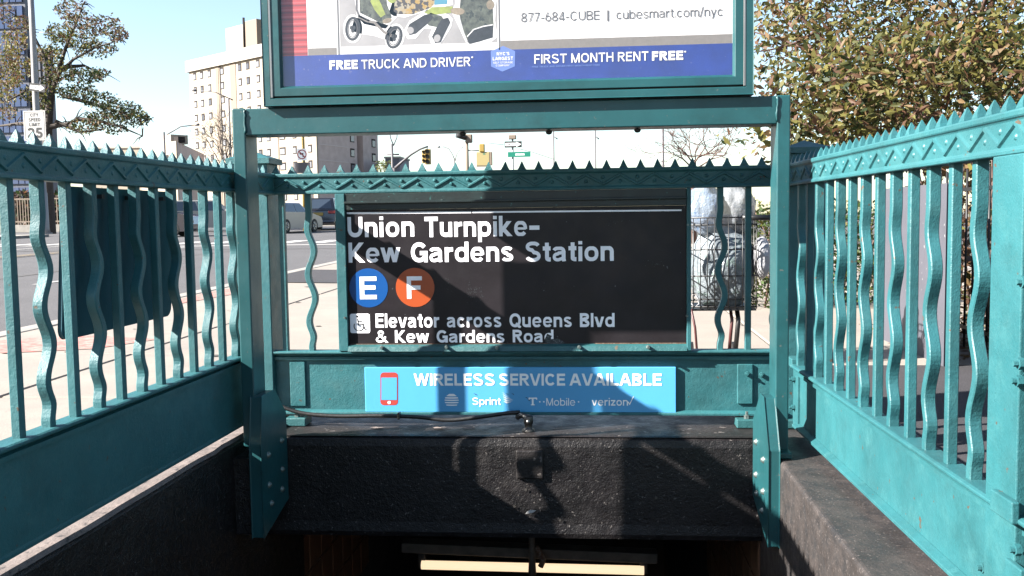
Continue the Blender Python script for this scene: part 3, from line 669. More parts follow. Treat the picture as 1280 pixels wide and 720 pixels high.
# ------------------------------------------------------------------ portal frame over the stair
YP = 3.58
t = thing('portal_frame', 'green portal frame of two posts and a crossbar carrying the advertising box', 'frame', (-.33, YP, 0))
for s_, x0, x1 in (('l', -1.366, -1.316), ('r', .664, .712)):
    mb = MB(); mb.box(x0 + .33, x1 + .33, 0, .13, Z_C + .02, 1.345); mb.build('post', 'teal_smooth', t, bevel=.005, seg=3)
mb = MB(); mb.box(-1.3155 + .33, .6635 + .33, .002, .128, 1.243, 1.343); mb.build('crossbar', 'teal_smooth', t, bevel=.004, seg=3)
for x in (-1.316 + .33, .664 + .33):                          # rough weld seams
    mb = MB().tube([(x + random.uniform(-.002, .002), -.001, 1.25 + .01 * k) for k in range(10)], [random.uniform(.003, .006) for k in range(10)], 6)
    mb.build('weld_seam', 'teal_smooth', t)
for x0, x1, y0 in ((.628, .716, -.055),):
    mb = MB(); mb.box(x0 + .33, x1 + .33, y0, .14, Z_C + .003, Z_C + .024); mb.build('foot_plate', 'teal_smooth', t, bevel=.004)
for px in (578, 686, 797):
    p = at(px, 160, 3.62); mb = MB().lathe([(0, 0), (.010, -.002), (.013, -.008), (.009, -.016), (0, -.018)], n=10); mb.build('bolt', 'dark_gasket', t, (p.x + .33, .05, 1.243))
def gusset(name, label, X0, X1, poly, bolts, sg):
    g = thing(name, label, 'plate', ((X0 + X1) / 2, 3.65, 0)); mb = MB()
    mb.prism([(y - 3.65, z) for y, z in poly], 'x', X0 - (X0 + X1) / 2, X1 - (X0 + X1) / 2)
    mb.build('plate', 'teal_smooth', g, bevel=.004)
    for y, z in bolts:
        mb = MB().lathe([(0, .012), (.006, .011), (.012, .004), (.014, 0)], n=10)
        mb.build('bolt', 'bolt', g, (sg * (X1 - X0) / 2, y - 3.65, z), rot=(0, sg * math.pi / 2, 0))
gusset('anchor_plate', 'sunlit green anchor plate bolted to the right stair wall at the foot of the portal', .626, .667,
       [(3.50, .06), (3.60, .235), (3.68, .235), (3.84, .10), (3.84, -.20), (3.50, -.30)], [(3.60, .0), (3.76, .03), (3.60, -.12), (3.76, -.10), (3.62, -.20), (3.74, -.17)], -1)
gusset('anchor_plate', 'shaded green anchor plate bolted to the left stair wall at the foot of the portal', -1.330, -1.283,
       [(3.545, .06), (3.575, .24), (3.72, .24), (3.85, .12), (3.85, -.24), (3.545, -.31)], [(3.62, .0), (3.78, .02), (3.62, -.12), (3.78, -.10), (3.64, -.20), (3.77, -.18)], 1)
mb = MB(); mb.box(-1.409, -1.331, 3.56, 3.84, -.30, .0); structure(mb.build('wall_packing', 'black_wall'))

# ------------------------------------------------------------------ advertising box
YF = 3.558
a, b = at(330, 133, YF), at(942, 117, YF); X0, X1 = a.x, b.x; Z0, Z1 = 1.348, 2.36
t = thing('advertising_box', 'large green framed glass fronted box with a moving truck and storage poster', 'billboard', ((X0 + X1) / 2, 3.64, Z0))
O = Vector(((X0 + X1) / 2, 3.64, Z0)); ox = O.x
def ring(mb, ax0, ax1, az0, az1, bx0, bx1, bz0, bz1, ya, yb):
    """a frame between an outer and an inner rectangle, sloping from ya (outer) to yb (inner)"""
    o = [(ax0, az0), (ax1, az0), (ax1, az1), (ax0, az1)]; i = [(bx0, bz0), (bx1, bz0), (bx1, bz1), (bx0, bz1)]
    mb.add([(x - O.x, ya - O.y, z - O.z) for x, z in o] + [(x - O.x, yb - O.y, z - O.z) for x, z in i], [(k, (k+1) % 4, 4 + (k+1) % 4, 4 + k) for k in range(4)])
mb = MB(); q = .028
ring(mb, X0, X1, Z0, Z1, X0 + q, X1 - q, Z0 + q, Z1 - q, YF, YF)
ring(mb, X0, X1, Z0, Z1, X0, X1, Z0, Z1, YF, 3.775)
ring(mb, X0 + q, X1 - q, Z0 + q, Z1 - q, X0 + q, X1 - q, Z0 + q, Z1 - q, YF, YF + .02)
mb.add([(x - O.x, 3.775 - O.y, z - O.z) for x, z in ((X0, Z0), (X1, Z0), (X1, Z1), (X0, Z1))], [(0, 1, 2, 3)])
mb.build('outer_frame', 'teal_smooth', t, bevel=.0025, seg=1)
mb = MB(); q2 = q + .007
ring(mb, X0 + q, X1 - q, Z0 + q, Z1 - q, X0 + q2, X1 - q2, Z0 + q2, Z1 - q2, YF + .015, YF + .016); mb.build('gasket', 'dark_gasket', t)
mb = MB(); q3 = q2 + .030; YG = YF + .016
ring(mb, X0 + q2, X1 - q2, Z0 + q2, Z1 - q2, X0 + q2, X1 - q2, Z0 + q2, Z1 - q2, YG, YF + .002)
ring(mb, X0 + q2, X1 - q2, Z0 + q2, Z1 - q2, X0 + q3, X1 - q3, Z0 + q3, Z1 - q3, YF + .002, YF + .002)
ring(mb, X0 + q3, X1 - q3, Z0 + q3, Z1 - q3, X0 + q3 + .008, X1 - q3 - .008, Z0 + q3 + .008, Z1 - q3 - .008, YF + .002, YG)
mb.build('door_frame', 'teal_smooth', t, bevel=.0012, seg=1)
for x in (X0 + q + .0035, X1 - q - .0035 ):
    mb = MB(); mb.box(x - .004 - O.x, x + .004 - O.x, YF - .001 - O.y, YF + .012 - O.y, .03, Z1 - Z0 - .03); mb.build('hinge_strip', 'silver', t, bevel=.001, seg=1)
mb = MB(); ring(mb, X0 + q3, X1 - q3, Z0 + q3, Z1 - q3, X0 + q3, X1 - q3, Z0 + q3, Z1 - q3, YG, YF + .02)
PX0, PX1, PZ0, PZ1 = X0 + q3 + .002, X1 - q3 - .002, Z0 + q3 + .002, Z1 - q3 - .002
YT = 3.580
def A(px, py): p = at(px, py, YT); return (p.x, p.z)
def pr(name, m, pts, lay=1, px=True, org=None):
    pp = [A(*q) for q in pts] if px else pts
    return flat(name, [(x - O.x, YT - .0002 * lay - O.y, z - O.z) for x, z in pp], m, poster)
M['ad_white'] = mat('poster_white', (0.56, 0.54, 0.53), 0.6, var=0.03, vscale=3)
M['ad_blue'] = mat('poster_blue', (0.010, 0.042, 0.30), 0.5, var=0.22, vscale=9, speck=(70, .70, (.10, .12, .34)))
M['ad_blue_light'] = mat('poster_badge_blue', (0.10, 0.16, 0.42), 0.5, var=0.05)
M['ad_red'] = mat('poster_shutter_red', (0.50, 0.035, 0.045), 0.6, var=0.1, vscale=12)
M['ad_red_dark'] = mat('poster_shutter_shade', (0.26, 0.025, 0.04), 0.6)
M['ad_pink'] = mat('poster_shutter_light', (0.62, 0.10, 0.11), 0.6)
M['ad_grey'] = mat('poster_grey', (0.25, 0.22, 0.20), 0.7, var=0.08, vscale=60)
M['ad_photo'] = mat('poster_pavement', (0.42, 0.40, 0.40), 0.7, var=0.2, vscale=8)
M['ad_text'] = mat('poster_text_grey', (0.13, 0.12, 0.125), 0.6)
M['ad_dark'] = mat('poster_black', (0.025, 0.025, 0.03), 0.5, var=0.7, vscale=45)
M['ad_olive'] = mat('poster_olive', (0.09, 0.10, 0.075), 0.6, var=0.8, vscale=50, speck=(60, .6, (.02, .03, .025)))
M['ad_lime'] = mat('poster_lime', (0.36, 0.42, 0.08), 0.6, var=0.3, vscale=40)
M['ad_tan'] = mat('poster_tan', (0.33, 0.26, 0.18), 0.6, var=0.3, vscale=40)
M['ad_pattern'] = mat('poster_spotted', (0.45, 0.40, 0.30), 0.6, speck=(60, .5, (.06, .05, .05)), col2=(.5, .3, .05), vscale=12)
M['ad_cyan'] = mat('poster_cyan', (0.08, 0.32, 0.46), 0.6)
poster = MB()
poster.add([(PX0 - O.x, YT - O.y, PZ0 - O.z), (PX1 - O.x, YT - O.y, PZ0 - O.z), (PX1 - O.x, YT - O.y, PZ1 - O.z), (PX0 - O.x, YT - O.y, PZ1 - O.z)], [(0, 1, 2, 3)])
poster = poster.build('poster', 'ad_white', t, fix=False)
zb = A(640, 62)[1]                                              # top of the blue band
def W2(px0, px1, z0, z1):
    x0, x1 = A(px0, 60)[0], A(px1, 60)[0]; return [(x0, z0), (x1, z0), (x1, z1), (x0, z1)]
pr('blue_band', 'ad_blue', [(PX0, PZ0), (PX1, PZ0), (PX1, zb), (PX0, zb)], 1, False)
pr('red_shutter', 'ad_red', W2(348, 384.5, zb, PZ1), 1, False)
x0, x1 = A(348, 60)[0], A(384.3, 60)[0]; z = zb + .004; mb = MB(); m2 = MB()
while z < PZ1 - .02:
    mb.add([(x - O.x, YT - .00035 - O.y, q - O.z) for x, q in ((x0, z), (x1, z), (x1, z + .006), (x0, z + .006))], [(0, 1, 2, 3)])
    m2.add([(x - O.x, YT - .00035 - O.y, q - O.z) for x, q in ((x0, z + .010), (x1, z + .010), (x1, z + .016), (x0, z + .016))], [(0, 1, 2, 3)]); z += .0255
mb.build('shutter_shade', 'ad_red_dark', poster, fix=False); m2.build('shutter_light', 'ad_pink', poster, fix=False)
z59 = A(400, 59)[1]
pr('grey_strip', 'ad_grey', W2(385, 421, zb, zb + .026), 1, False)
pr('grey_strip', 'ad_grey', W2(626, 915, zb, zb + .033), 1, False)
pr('photo_panel', 'ad_photo', W2(425.5, 622, zb + .0, PZ1), 1, False)
pr('photo_floor', 'ad_white', W2(426, 622, zb + .0005, zb + .028), 2, False)
for px in (423.5, 624.5): pr('photo_edge', 'ad_text', W2(px - .8, px + .8, zb, PZ1), 3, False)
def blob(px, py, rx, ry, rot=0, n=22, jit=0.0):
    o = []
    for k in range(n):
        a_ = 2 * math.pi * k / n; x, y = rx * math.cos(a_) * (1 + random.uniform(-jit, jit)), ry * math.sin(a_) * (1 + random.uniform(-jit, jit)); c_, s_ = math.cos(R(rot)), math.sin(R(rot))
        o.append((px + x * c_ - y * s_, py + x * s_ + y * c_))
    return o
def line(name, m, pts, wd, lay):
    """a printed line; points in the poster's plane, width in 1/1280 units"""
    mb = MB(); P_ = [A(*q) for q in pts]; k = .0048 * wd
    ribbon(mb, P_, k, lambda x, z, _: (x - O.x, YT - .0002 * lay - O.y, z - O.z), 0, -1e9, 1e9); return mb.build(name, m, poster, fix=False)
# cut-out pictures: white outlines first
pr('cutout_outline', 'ad_white', blob(441, 36, 12, 18, 0), 3); pr('cutout_outline', 'ad_white', blob(493.5, 46.5, 12, 17, 12), 3)
line('cutout_outline', 'ad_white', [(441, 30), (455, 34), (470, 36), (482, 40), (494, 44)], 11, 3)
pr('cutout_outline', 'ad_white', [(446, 20), (440, -30), (500, -30), (496, 22), (482, 36), (455, 30)], 3)
pr('cutout_outline', 'ad_white', [(504, 40), (512, 26), (534, 12), (546, 12), (560, 18), (566, 24), (564, 34), (554, 50), (548, 58), (540, 57), (536, 46), (540, 36), (530, 36), (520, 48), (510, 49)], 3)
pr('cutout_outline', 'ad_white', [(564, 14), (570, 4), (566, -30), (626, -30), (620, 6), (619, 26), (622, 46), (610, 56), (586, 60), (580, 48), (570, 26)], 3)
pr('cutout_outline', 'ad_white', [(486, 16), (490, 4), (500, -30), (568, -30), (566, 6), (540, 12), (506, 22), (492, 20)], 3)
# stroller
for (cx, cy, rx, ry, ro) in ((441, 36, 8, 13.5, 3), (493, 46.5, 8.5, 13, 14)):
    o = blob(cx, cy, rx, ry, ro); line('stroller_wheel', 'ad_dark', o + [o[0]], 2.0, 4)
    o = blob(cx, cy, rx - 2.5, ry - 3, ro); line('wheel_rim', 'ad_text', o + [o[0]], .7, 4)
    for a_ in (90, 210, 330): pr('wheel_hub', 'ad_dark', blob(cx + 2.0*math.cos(R(a_)), cy + 2.6*math.sin(R(a_)), 2.1, 2.6, 0, 10), 4)
line('stroller_bar', 'ad_grey', [(448, 20), (458, 26), (468, 28), (480, 40), (490, 45)], 2.0, 4)
line('stroller_bar', 'ad_text', [(446, -10), (446, 12), (449, 20), (462, 26)], 1.6, 4)
pr('stroller_seat', 'ad_olive', [(450, 16), (448, -30), (480, -30), (484, 6), (490, 22), (478, 30), (466, 24)], 4)
pr('stroller_seat', 'ad_lime', [(463, 2), (468, -12), (476, 4), (482, 18), (476, 22), (468, 12)], 5)
pr('stroller_foot', 'ad_tan', blob(484, 26, 6, 3.2, -15, 12), 5)
# spotted bag, small things
pr('green_toy', 'ad_lime', blob(490, -2, 6, 6, 0, 12), 5)
pr('spotted_bag', 'ad_pattern', [(492, 14), (498, -30), (536, -30), (546, 2), (538, 10), (516, 18), (498, 18)], 4)
pr('blue_box', 'ad_cyan', [(543, 6), (545, -30), (560, -30), (559, 5)], 5)
pr('yellow_base', 'ad_lime', [(530, 16), (540, 9), (566, 8), (564, 16), (548, 18), (536, 18)], 4)
# binoculars
pr('binocular_barrel', 'ad_dark', [(508, 38), (512, 30), (530, 19), (538, 17), (542, 22), (534, 30), (520, 42), (512, 44)], 5)
pr('binocular_barrel', 'ad_dark', [(540, 46), (546, 34), (552, 24), (560, 22), (563, 28), (556, 42), (551, 53), (544, 54)], 5)
pr('binocular_bridge', 'ad_olive', [(530, 24), (538, 16), (552, 20), (556, 26), (546, 34), (536, 32)], 4)
pr('binocular_lens', 'ad_photo', blob(513, 38, 4.5, 4.5, 20, 12), 6); pr('binocular_lens', 'ad_photo', blob(546.5, 48, 4.2, 5, 20, 12), 6)
# backpack
pr('backpack', 'ad_olive', [(574, 18), (578, -30), (612, -30), (616, 10), (617, 30), (616, 46), (600, 52), (586, 55), (580, 40)], 4)
pr('backpack_pocket', 'ad_dark', [(584, 52), (586, 40), (598, 34), (616, 32), (616, 47), (602, 51), (588, 55)], 5)
line('backpack_seam', 'ad_white', [(574, 22), (578, 38), (582, 50)], .8, 6); line('backpack_seam', 'ad_white', [(584, 46), (592, 37), (604, 33), (616, 31)], .8, 6)
pr('rolled_mat', 'ad_tan', blob(572, 14, 9, 4.5, 5, 16), 6); pr('rolled_mat', 'ad_tan', blob(613, 6, 5, 6, 0, 12), 6)
# writing on the poster
def wr(name, s, pa, pb, cap_px, m, wt, Y=YT, lay=6, parent=None, org=None, gap=.15):
    """pa, pb: left and right end of the base line"""
    p, q = at(pa[0], pa[1], Y), at(pb[0], pb[1], Y); up = at(pa[0], pa[1] - cap_px, Y)
    return write(name, s, p.x, q.x, (p.z + q.z) / 2, up.z - p.z, Y, m, parent, wt, gap, org=org, lift=.0002 * lay)
kw = dict(parent=poster, org=tuple(O))
wr('lettering', '877-684-CUBE', (651.5, 27.5), (749.5, 25), 11.5, 'ad_text', .115, **kw)
wr('lettering', '|', (759, 25), (761, 25), 11, 'ad_text', .15, **kw)
wr('lettering', 'cubesmart.com/nyc', (770.5, 24), (903.5, 20), 11.5, 'ad_text', .12, **kw)
wr('lettering', 'FREE', (412, 87), (447.5, 86.5), 11.5, 'ad_white', .24, gap=.12, **kw)
wr('lettering', 'TRUCK AND DRIVER', (452, 86.5), (588, 82.5), 11.5, 'ad_white', .155, **kw)
wr('lettering', '*', (589, 82), (592, 82), 11.5, 'ad_white', .14, **kw)
wr('lettering', 'FIRST MONTH RENT', (668, 79.5), (810.5, 76), 11.5, 'ad_white', .155, **kw)
wr('lettering', 'FREE', (815, 75.7), (854, 75), 11.5, 'ad_white', .24, gap=.12, **kw)
wr('lettering', '*', (855, 75), (858, 75), 11.5, 'ad_white', .14, **kw)
pr('badge', 'ad_blue_light', [(629, 57.5), (644, 64), (643.5, 83), (628, 89.5), (614, 83), (613.5, 64)], 3)
wr('lettering', "NYC'S", (621, 69.5), (637, 69), 4, 'ad_white', .22, **kw)
wr('lettering', 'LARGEST', (616, 75.5), (641.5, 75), 4.2, 'ad_white', .22, **kw)
wr('small_print', 'SELF STORAGE', (616.5, 79.6), (641, 79.2), 2.4, 'ad_white', .15, **kw)
wr('small_print', 'COMPANY', (620, 83.2), (637, 82.8), 2.4, 'ad_white', .15, **kw)
wr('small_print', 'FREE TRUCK AND DRIVER FIRST MONTH RENT FREE', (665, 84.6), (750, 82.4), 2.0, 'ad_blue_light', .16, **kw)
# glass in front
g = bpy.data.materials.new('box_glass'); g.use_nodes = True; n = g.node_tree.nodes; l = g.node_tree.links; n.clear()
tr_ = n.new('ShaderNodeBsdfTransparent'); gl = n.new('ShaderNodeBsdfGlossy'); gl.inputs['Roughness'].default_value = .02; mx = n.new('ShaderNodeMixShader'); mx.inputs[0].default_value = .07
ou = n.new('ShaderNodeOutputMaterial'); l.new(tr_.outputs[0], mx.inputs[1]); l.new(gl.outputs[0], mx.inputs[2]); l.new(mx.outputs[0], ou.inputs[0]); M['glass'] = g
flat('glass_pane', [(x - O.x, YF + .0155 - O.y, z - O.z) for x, z in ((X0 + q3, Z0 + q3), (X1 - q3, Z0 + q3), (X1 - q3, Z1 - q3), (X0 + q3, Z1 - q3))], 'glass', t)

# ------------------------------------------------------------------ station sign
YS = 4.078
OS = Vector((-.34, 4.10, .65))
t = thing('station_sign', 'black station sign reading Union Turnpike-Kew Gardens Station with E and F discs', 'sign', tuple(OS))
def sb(name, m, x0, x1, y0, y1, z0, z1, bevel=0.002, parent=None):
    mb = MB(); mb.box(x0 - OS.x, x1 - OS.x, y0 - OS.y, y1 - OS.y, z0 - OS.z, z1 - OS.z); return mb.build(name, m, parent or t, bevel=bevel, seg=1)
sb('face_panel', 'sign_black', -1.066, .386, YS, 4.11, .374, .958, 0)
sb('side_frame', 'teal', -1.108, -1.0665, 4.062, 4.12, .3475, 1.029)
sb('side_frame', 'teal', .3865, .404, 4.055, 4.12, .3475, 1.029)
sb('top_channel', 'dark_channel', -1.066, .386, 4.066, 4.115, .9585, 1.0285)
sb('channel_lip', 'dark_channel', -1.066, .386, 4.050, 4.066, .985, .995)
mb = MB(); mb.prism([(4.078 - OS.y, .376 - OS.z), (4.058 - OS.y, .3675 - OS.z), (4.050 - OS.y, .3478 - OS.z), (4.11 - OS.y, .3478 - OS.z), (4.11 - OS.y, .376 - OS.z)], 'x', -1.066 - OS.x, .3863 - OS.x); mb.build('bottom_ledge', 'teal_worn', t)
sb('rust_line', 'rust', .0, .385, YS - .004, YS + .002, .3755, .3785, 0); sb('rust_line', 'rust', -1.06, -.2, YS - .003, YS + .002, .3755, .3775, 0)
for px, py in ((477, 434.5), (558, 434), (621, 435), (724, 434), (810, 434)):
    p = at(px, py, 4.05); mb = MB().tube([(p.x - OS.x, -.045, p.z - OS.z), (p.x - OS.x + .002, -.068, p.z - OS.z + .001)], [.009, .006], 6, smooth=False); mb.build('bolt', 'bolt', t)
for px, py in ((470, 252), (552, 250.5), (431, 397), (860, 281), (859, 395)):
    p = at(px, py, 4.06); mb = MB().tube([(p.x - OS.x, -.03, p.z - OS.z), (p.x - OS.x, -.047, p.z - OS.z)], [.006, .005], 6, smooth=False); mb.build('rivet', 'bolt', t)
def sflat(name, m, pts, lay=1, parent=None): return flat(name, [(x - OS.x, YS - .0006 * lay - OS.y, z - OS.z) for x, z in pts], m, parent or t)
def SP(px, py): p = at(px, py, YS); return p.x, p.z
sflat('white_stripe', 'sign_white', [SP(433.5, 267.6), SP(589, 266.4), SP(589, 264.2), SP(433.5, 265.4)])
sflat('white_stripe', 'sign_white', [SP(590.5, 266.3), SP(852, 263.8), SP(852, 261.8), SP(590.5, 264.2)])
ks = dict(Y=YS, lay=5, org=tuple(OS), parent=t)
for s_, x0, y0, x1, y1, cap, wt, gp in (
        ('Union', 434.8, 296.4, 518, 296, 25.4, .208, .13), ('Turnpike_', 531, 296, 674.5, 295.2, 25.4, .208, .12),
        ('Kew', 436, 328.2, 500, 327.8, 25, .208, .09), ('Gardens', 514, 327.8, 642, 326.8, 25, .208, .11), ('Station', 656.7, 327, 767.3, 326.2, 25, .208, .11),
        ('Elevator', 469.8, 409.6, 549, 409.2, 17.6, .208, .11), ('across', 558.8, 409.2, 627, 409, 17.6, .208, .12), ('Queens', 637, 409, 715, 408.8, 17.4, .208, .12), ('Blvd', 725, 408.8, 768.3, 408.6, 17.4, .208, .12),
        ('&', 470, 428.4, 484.5, 428.3, 15.6, .21, .1), ('Kew', 494, 428.3, 536, 428.2, 15.6, .208, .09), ('Gardens', 546, 428.2, 631, 428, 15.6, .208, .11), ('Road', 641, 428, 692, 427.8, 15.8, .208, .11)):
    wr('lettering', s_, (x0, y0), (x1, y1), cap, 'sign_white', wt, gap=gp, **ks)
sflat('peeled_patch', 'scuff', [SP(684, 417), SP(690, 420), SP(687, 424), (SP(697, 423)), SP(706, 428), SP(704, 430.5), SP(682, 430.5), SP(681, 424)], 3)
for px, py, q_, m_, ch in ((460.8, 359.8, 24.1, 'blue_disc', 'E'), (518.9, 359.3, 24.2, 'orange_disc', 'F')):
    c0 = at(px, py, YS); r_ = abs(at(px + q_, py, YS).x - c0.x)
    d = sflat('route_disc', m_, [(c0.x + r_*math.cos(2*math.pi*k/56), c0.z + r_*math.sin(2*math.pi*k/56)) for k in range(56)], 1.5)
    d['label'] = 'blue disc with a white E' if ch == 'E' else 'orange disc with a white F'
    w0 = (450.2, 373.9) if ch == 'E' else (509, 373.4); w1 = (471.2, 373.8) if ch == 'E' else (528, 373.3)
    wr('route_letter', ch, w0, w1, 28, 'sign_white', .185, Y=YS, lay=8, org=tuple(OS), parent=d)
x0, z0 = SP(438, 416.4); x1, z1 = SP(462.2, 392); r_ = .009; pts = []
for cx, cz, a0 in ((x1 - r_, z1 - r_, 0), (x0 + r_, z1 - r_, 90), (x0 + r_, z0 + r_, 180), (x1 - r_, z0 + r_, 270)):
    pts += [(cx + r_*math.cos(R(a0 + 15*i)), cz + r_*math.sin(R(a0 + 15*i))) for i in range(7)]
wp = sflat('wheelchair_plate', 'sign_white', pts, 1.5)
ww, hh = x1 - x0, z1 - z0
def WT(x, y, dz): return (x0 + x * ww - OS.x, YS - .0015 - dz - OS.y, z0 + y * hh - OS.z)
strokes('wheelchair_icon', [arc(.44, .36, .24, .24, 150, 395, 18, 2), [(.38, .76), (.42, .44), (.66, .44), (.74, .20), (.86, .22)], [(.40, .62), (.60, .60)]], .05, WT, 'black', wp)
strokes('wheelchair_icon', [arc(.37, .86, .025, .03, 0, 360, 10, 2)], .06, WT, 'black', wp)
mb = MB()
for cx, cy, sx, sy, n_ in ((593, 366, 12, 14, 60), (818, 330, 14, 8, 26), (770, 278, 20, 7, 20), (640, 425, 40, 3, 16), (560, 360, 3, 12, 14)):
    for k in range(n_):
        x, z = SP(cx + random.gauss(0, sx * .5), cy + random.gauss(0, sy * .5)); e = random.uniform(.0008, .0022)
        mb.add([(x + e*1.4 - OS.x, YS - .0009 - OS.y, z - OS.z), (x - OS.x, YS - .0009 - OS.y, z + e - OS.z), (x - e - OS.x, YS - .0009 - OS.y, z - OS.z), (x - OS.x, YS - .0009 - OS.y, z - e - OS.z)], [(0, 1, 2, 3)])
stuff(mb.build('paint_chips', 'scuff', t, fix=False))

# ------------------------------------------------------------------ wireless sign
YW = 4.082
p, q_ = at(457, 515, YW), at(845, 459, YW); OW = Vector(((p.x + q_.x) / 2, YW, (p.z + q_.z) / 2))
t = thing('wireless_sign', 'light blue sign reading WIRELESS SERVICE AVAILABLE with a red phone', 'sign', tuple(OW))
mb = MB(); mb.box(p.x - OW.x, q_.x - OW.x, 0, .014, p.z - OW.z, q_.z - OW.z); mb.build('sign_plate', 'sky_blue', t, bevel=.002, seg=1)
kw2 = dict(Y=YW, lay=5, org=tuple(OW), parent=t)
wr('lettering', 'WIRELESS', (518, 482), (618.5, 482), 15, 'white', .20, gap=.12, **kw2); wr('lettering', 'SERVICE', (624, 482), (706.5, 482), 15, 'white', .20, gap=.12, **kw2); wr('lettering', 'AVAILABLE', (712.5, 482), (827, 482), 15, 'white', .20, gap=.12, **kw2)
wr('logo_lettering', 'Sprint', (590.5, 506), (626, 506), 9, 'white', .15, gap=.13, **kw2)
wr('logo_lettering', 'T', (661, 506.5), (671, 506.5), 9.6, 'white', .17, **kw2)
wr('logo_lettering', 'Mobile', (683, 507), (719, 507), 9.4, 'white', .13, **kw2)
wr('logo_lettering', 'verizon', (740, 507), (785, 507), 9.6, 'white', .16, **kw2)
def WP(px, py): p = at(px, py, YW); return p.x, p.z
def wf(name, m, pts, lay=1): return flat(name, [(x - OW.x, -.0006 * lay, z - OW.z) for x, z in [WP(*q) for q in pts]], m, t)
wf('logo_bar', 'white', [(661, 499.5), (661, 497), (671.5, 497), (671.5, 499.5), (670.3, 499.5), (670, 498.5), (662.4, 498.5), (662, 499.5)], 2.2)
wf('logo_bar', 'white', [(663.6, 506.5), (668.6, 506.5), (668.6, 505.4), (663.6, 505.4)], 2.2)
for px, py in ((674, 503), (679, 503), (722.5, 503)): wf('logo_dot', 'white', [(px, py), (px + 1.6, py), (px + 1.6, py - 1.6), (px, py - 1.6)], 2)
wf('logo_check', 'white', [(784.5, 502.5), (785.8, 501.8), (786.8, 504.3), (791.5, 495.5), (792.3, 495.5), (787.2, 506.5)], 2)
# striped globe
c0 = WP(564.6, 500.6); rg = abs(WP(573.4, 500.6)[0] - c0[0]); mb = MB()
for k, (f0, f1) in enumerate(((.66, .95), (.32, .46), (.0, .12), (-.34, -.22), (-.68, -.58))):
    pts = []; n = 14
    def half(f): return math.sqrt(max(0, 1 - f * f))
    for i in range(n + 1): x = -half(f1) + 2 * half(f1) * i / n; pts.append((x, f1 + .10 * (1 - (x)**2) * 0))
    low = []
    for i in range(n + 1): x = half(f0) - 2 * half(f0) * i / n; low.append((x, f0 - .06 * (1 - x * x)))
    pts = [(x, y) for x, y in pts] + low
    mb.add([(c0[0] + x * rg - OW.x, -.0012, c0[1] + y * rg - OW.z) for x, y in pts], [tuple(range(len(pts)))])
mb.build('globe_logo', 'white', t, fix=False)
# pin-drop wing
for k in range(5):
    a_ = -8 + k * 13; wf('wing_logo', 'white', [(627.5 + k*.5, 489.5 + k*3.0), (642.5 - abs(k-2)*1.6, 500.5 + (k - 2) * .9), (628 + k*.8 + 2, 491.8 + k*3.1)], 2 + k * .1)
# phone
x0, x1, y0, y1 = 475.5, 497.5, 465.5, 506.5
def rr(x0, x1, y0, y1, r_, n=5):
    o = []
    for cx, cy, a0 in ((x1 - r_, y0 + r_, -90), (x1 - r_, y1 - r_, 0), (x0 + r_, y1 - r_, 90), (x0 + r_, y0 + r_, 180)):
        o += [(cx + r_*math.cos(R(a0 + 90*i/n)), cy + r_*math.sin(R(a0 + 90*i/n))) for i in range(n + 1)]
    return o
ph = wf('phone_icon', 'red_icon', rr(x0, x1, y0, y1, 4.5), 1)
flat('phone_screen', [(x - OW.x, -.0013, z - OW.z) for x, z in [WP(*q) for q in rr(x0 + 1.3, x1 - 1.3, y0 + 6.4, y1 - 6.6, .4)]], 'sky_blue', t)
flat('phone_button', [(x - OW.x, -.0013, z - OW.z) for x, z in [WP(*q) for q in rr(484.5, 488.5, 501.2, 505, 1.9)]], 'white', t)
for px, py in ((592, 491.6), (632, 491.4), (639, 491.4), (656, 496), (659, 499)):
    wf('scratch', 'black', [(px, py), (px + 4, py + 2.6), (px + 3, py + .8)], 3)

# ------------------------------------------------------------------ cable and lamp holder on the coping
pts = []
for px, py in ((343, 506), (375, 517), (420, 521), (470, 520.5), (520, 522), (560, 526), (600, 522), (632, 517.5), (652, 516)):
    p = at(px, py, 4.02); pts.append(Vector((p.x, 4.035, max(p.z, Z_C + .012))))
t = thing('black_cable', 'black cable lying along the coping under the blue sign', 'cable', tuple(pts[4]))
fine = []
for i in range(len(pts) - 1):
    for k in range(5):
        q = k / 5; p0 = pts[max(0, i-1)]; p1 = pts[i]; p2 = pts[i+1]; p3 = pts[min(len(pts)-1, i+2)]
        fine.append(.5*((2*p1)+(p2-p0)*q+(2*p0-5*p1+4*p2-p3)*q*q+(3*p1-p0-3*p2+p3)*q**3) - pts[4])
mb = MB().tube(fine, .009, 10); mb.build('cable_sleeve', 'rubber', t)
p = at(498, 517, 4.02); mb = MB(); mb.box(-.005, .005, -.016, .016, -.014, .016); mb.build('cable_clip', 'old_metal', t, (p.x - pts[4].x, 4.035 - pts[4].y, pts[3].z - pts[4].z), bevel=.002, seg=1)
p = at(660, 538, 3.93)
t = thing('pipe_stub', 'weathered metal pipe fitting standing on the black coping', 'fitting', (p.x, 3.96, Z_C + .003))
MB().lathe([(.026, 0), (.026, .008), (.016, .012), (.016, .03), (.020, .034), (.020, .062), (.014, .068), (0, .069)], n=14).build('fitting_body', 'old_metal', t)
MB().tube([(0, 0, .055), (-.03, .03, .062), (-.05, .07, .045)], .012, 10).build('side_arm', 'rubber', t)
MB().lathe([(0, .009), (.007, .007), (.009, 0)], n=8).build('bolt', 'silver', t, (0, -.019, .045), rot=(R(90), 0, 0))

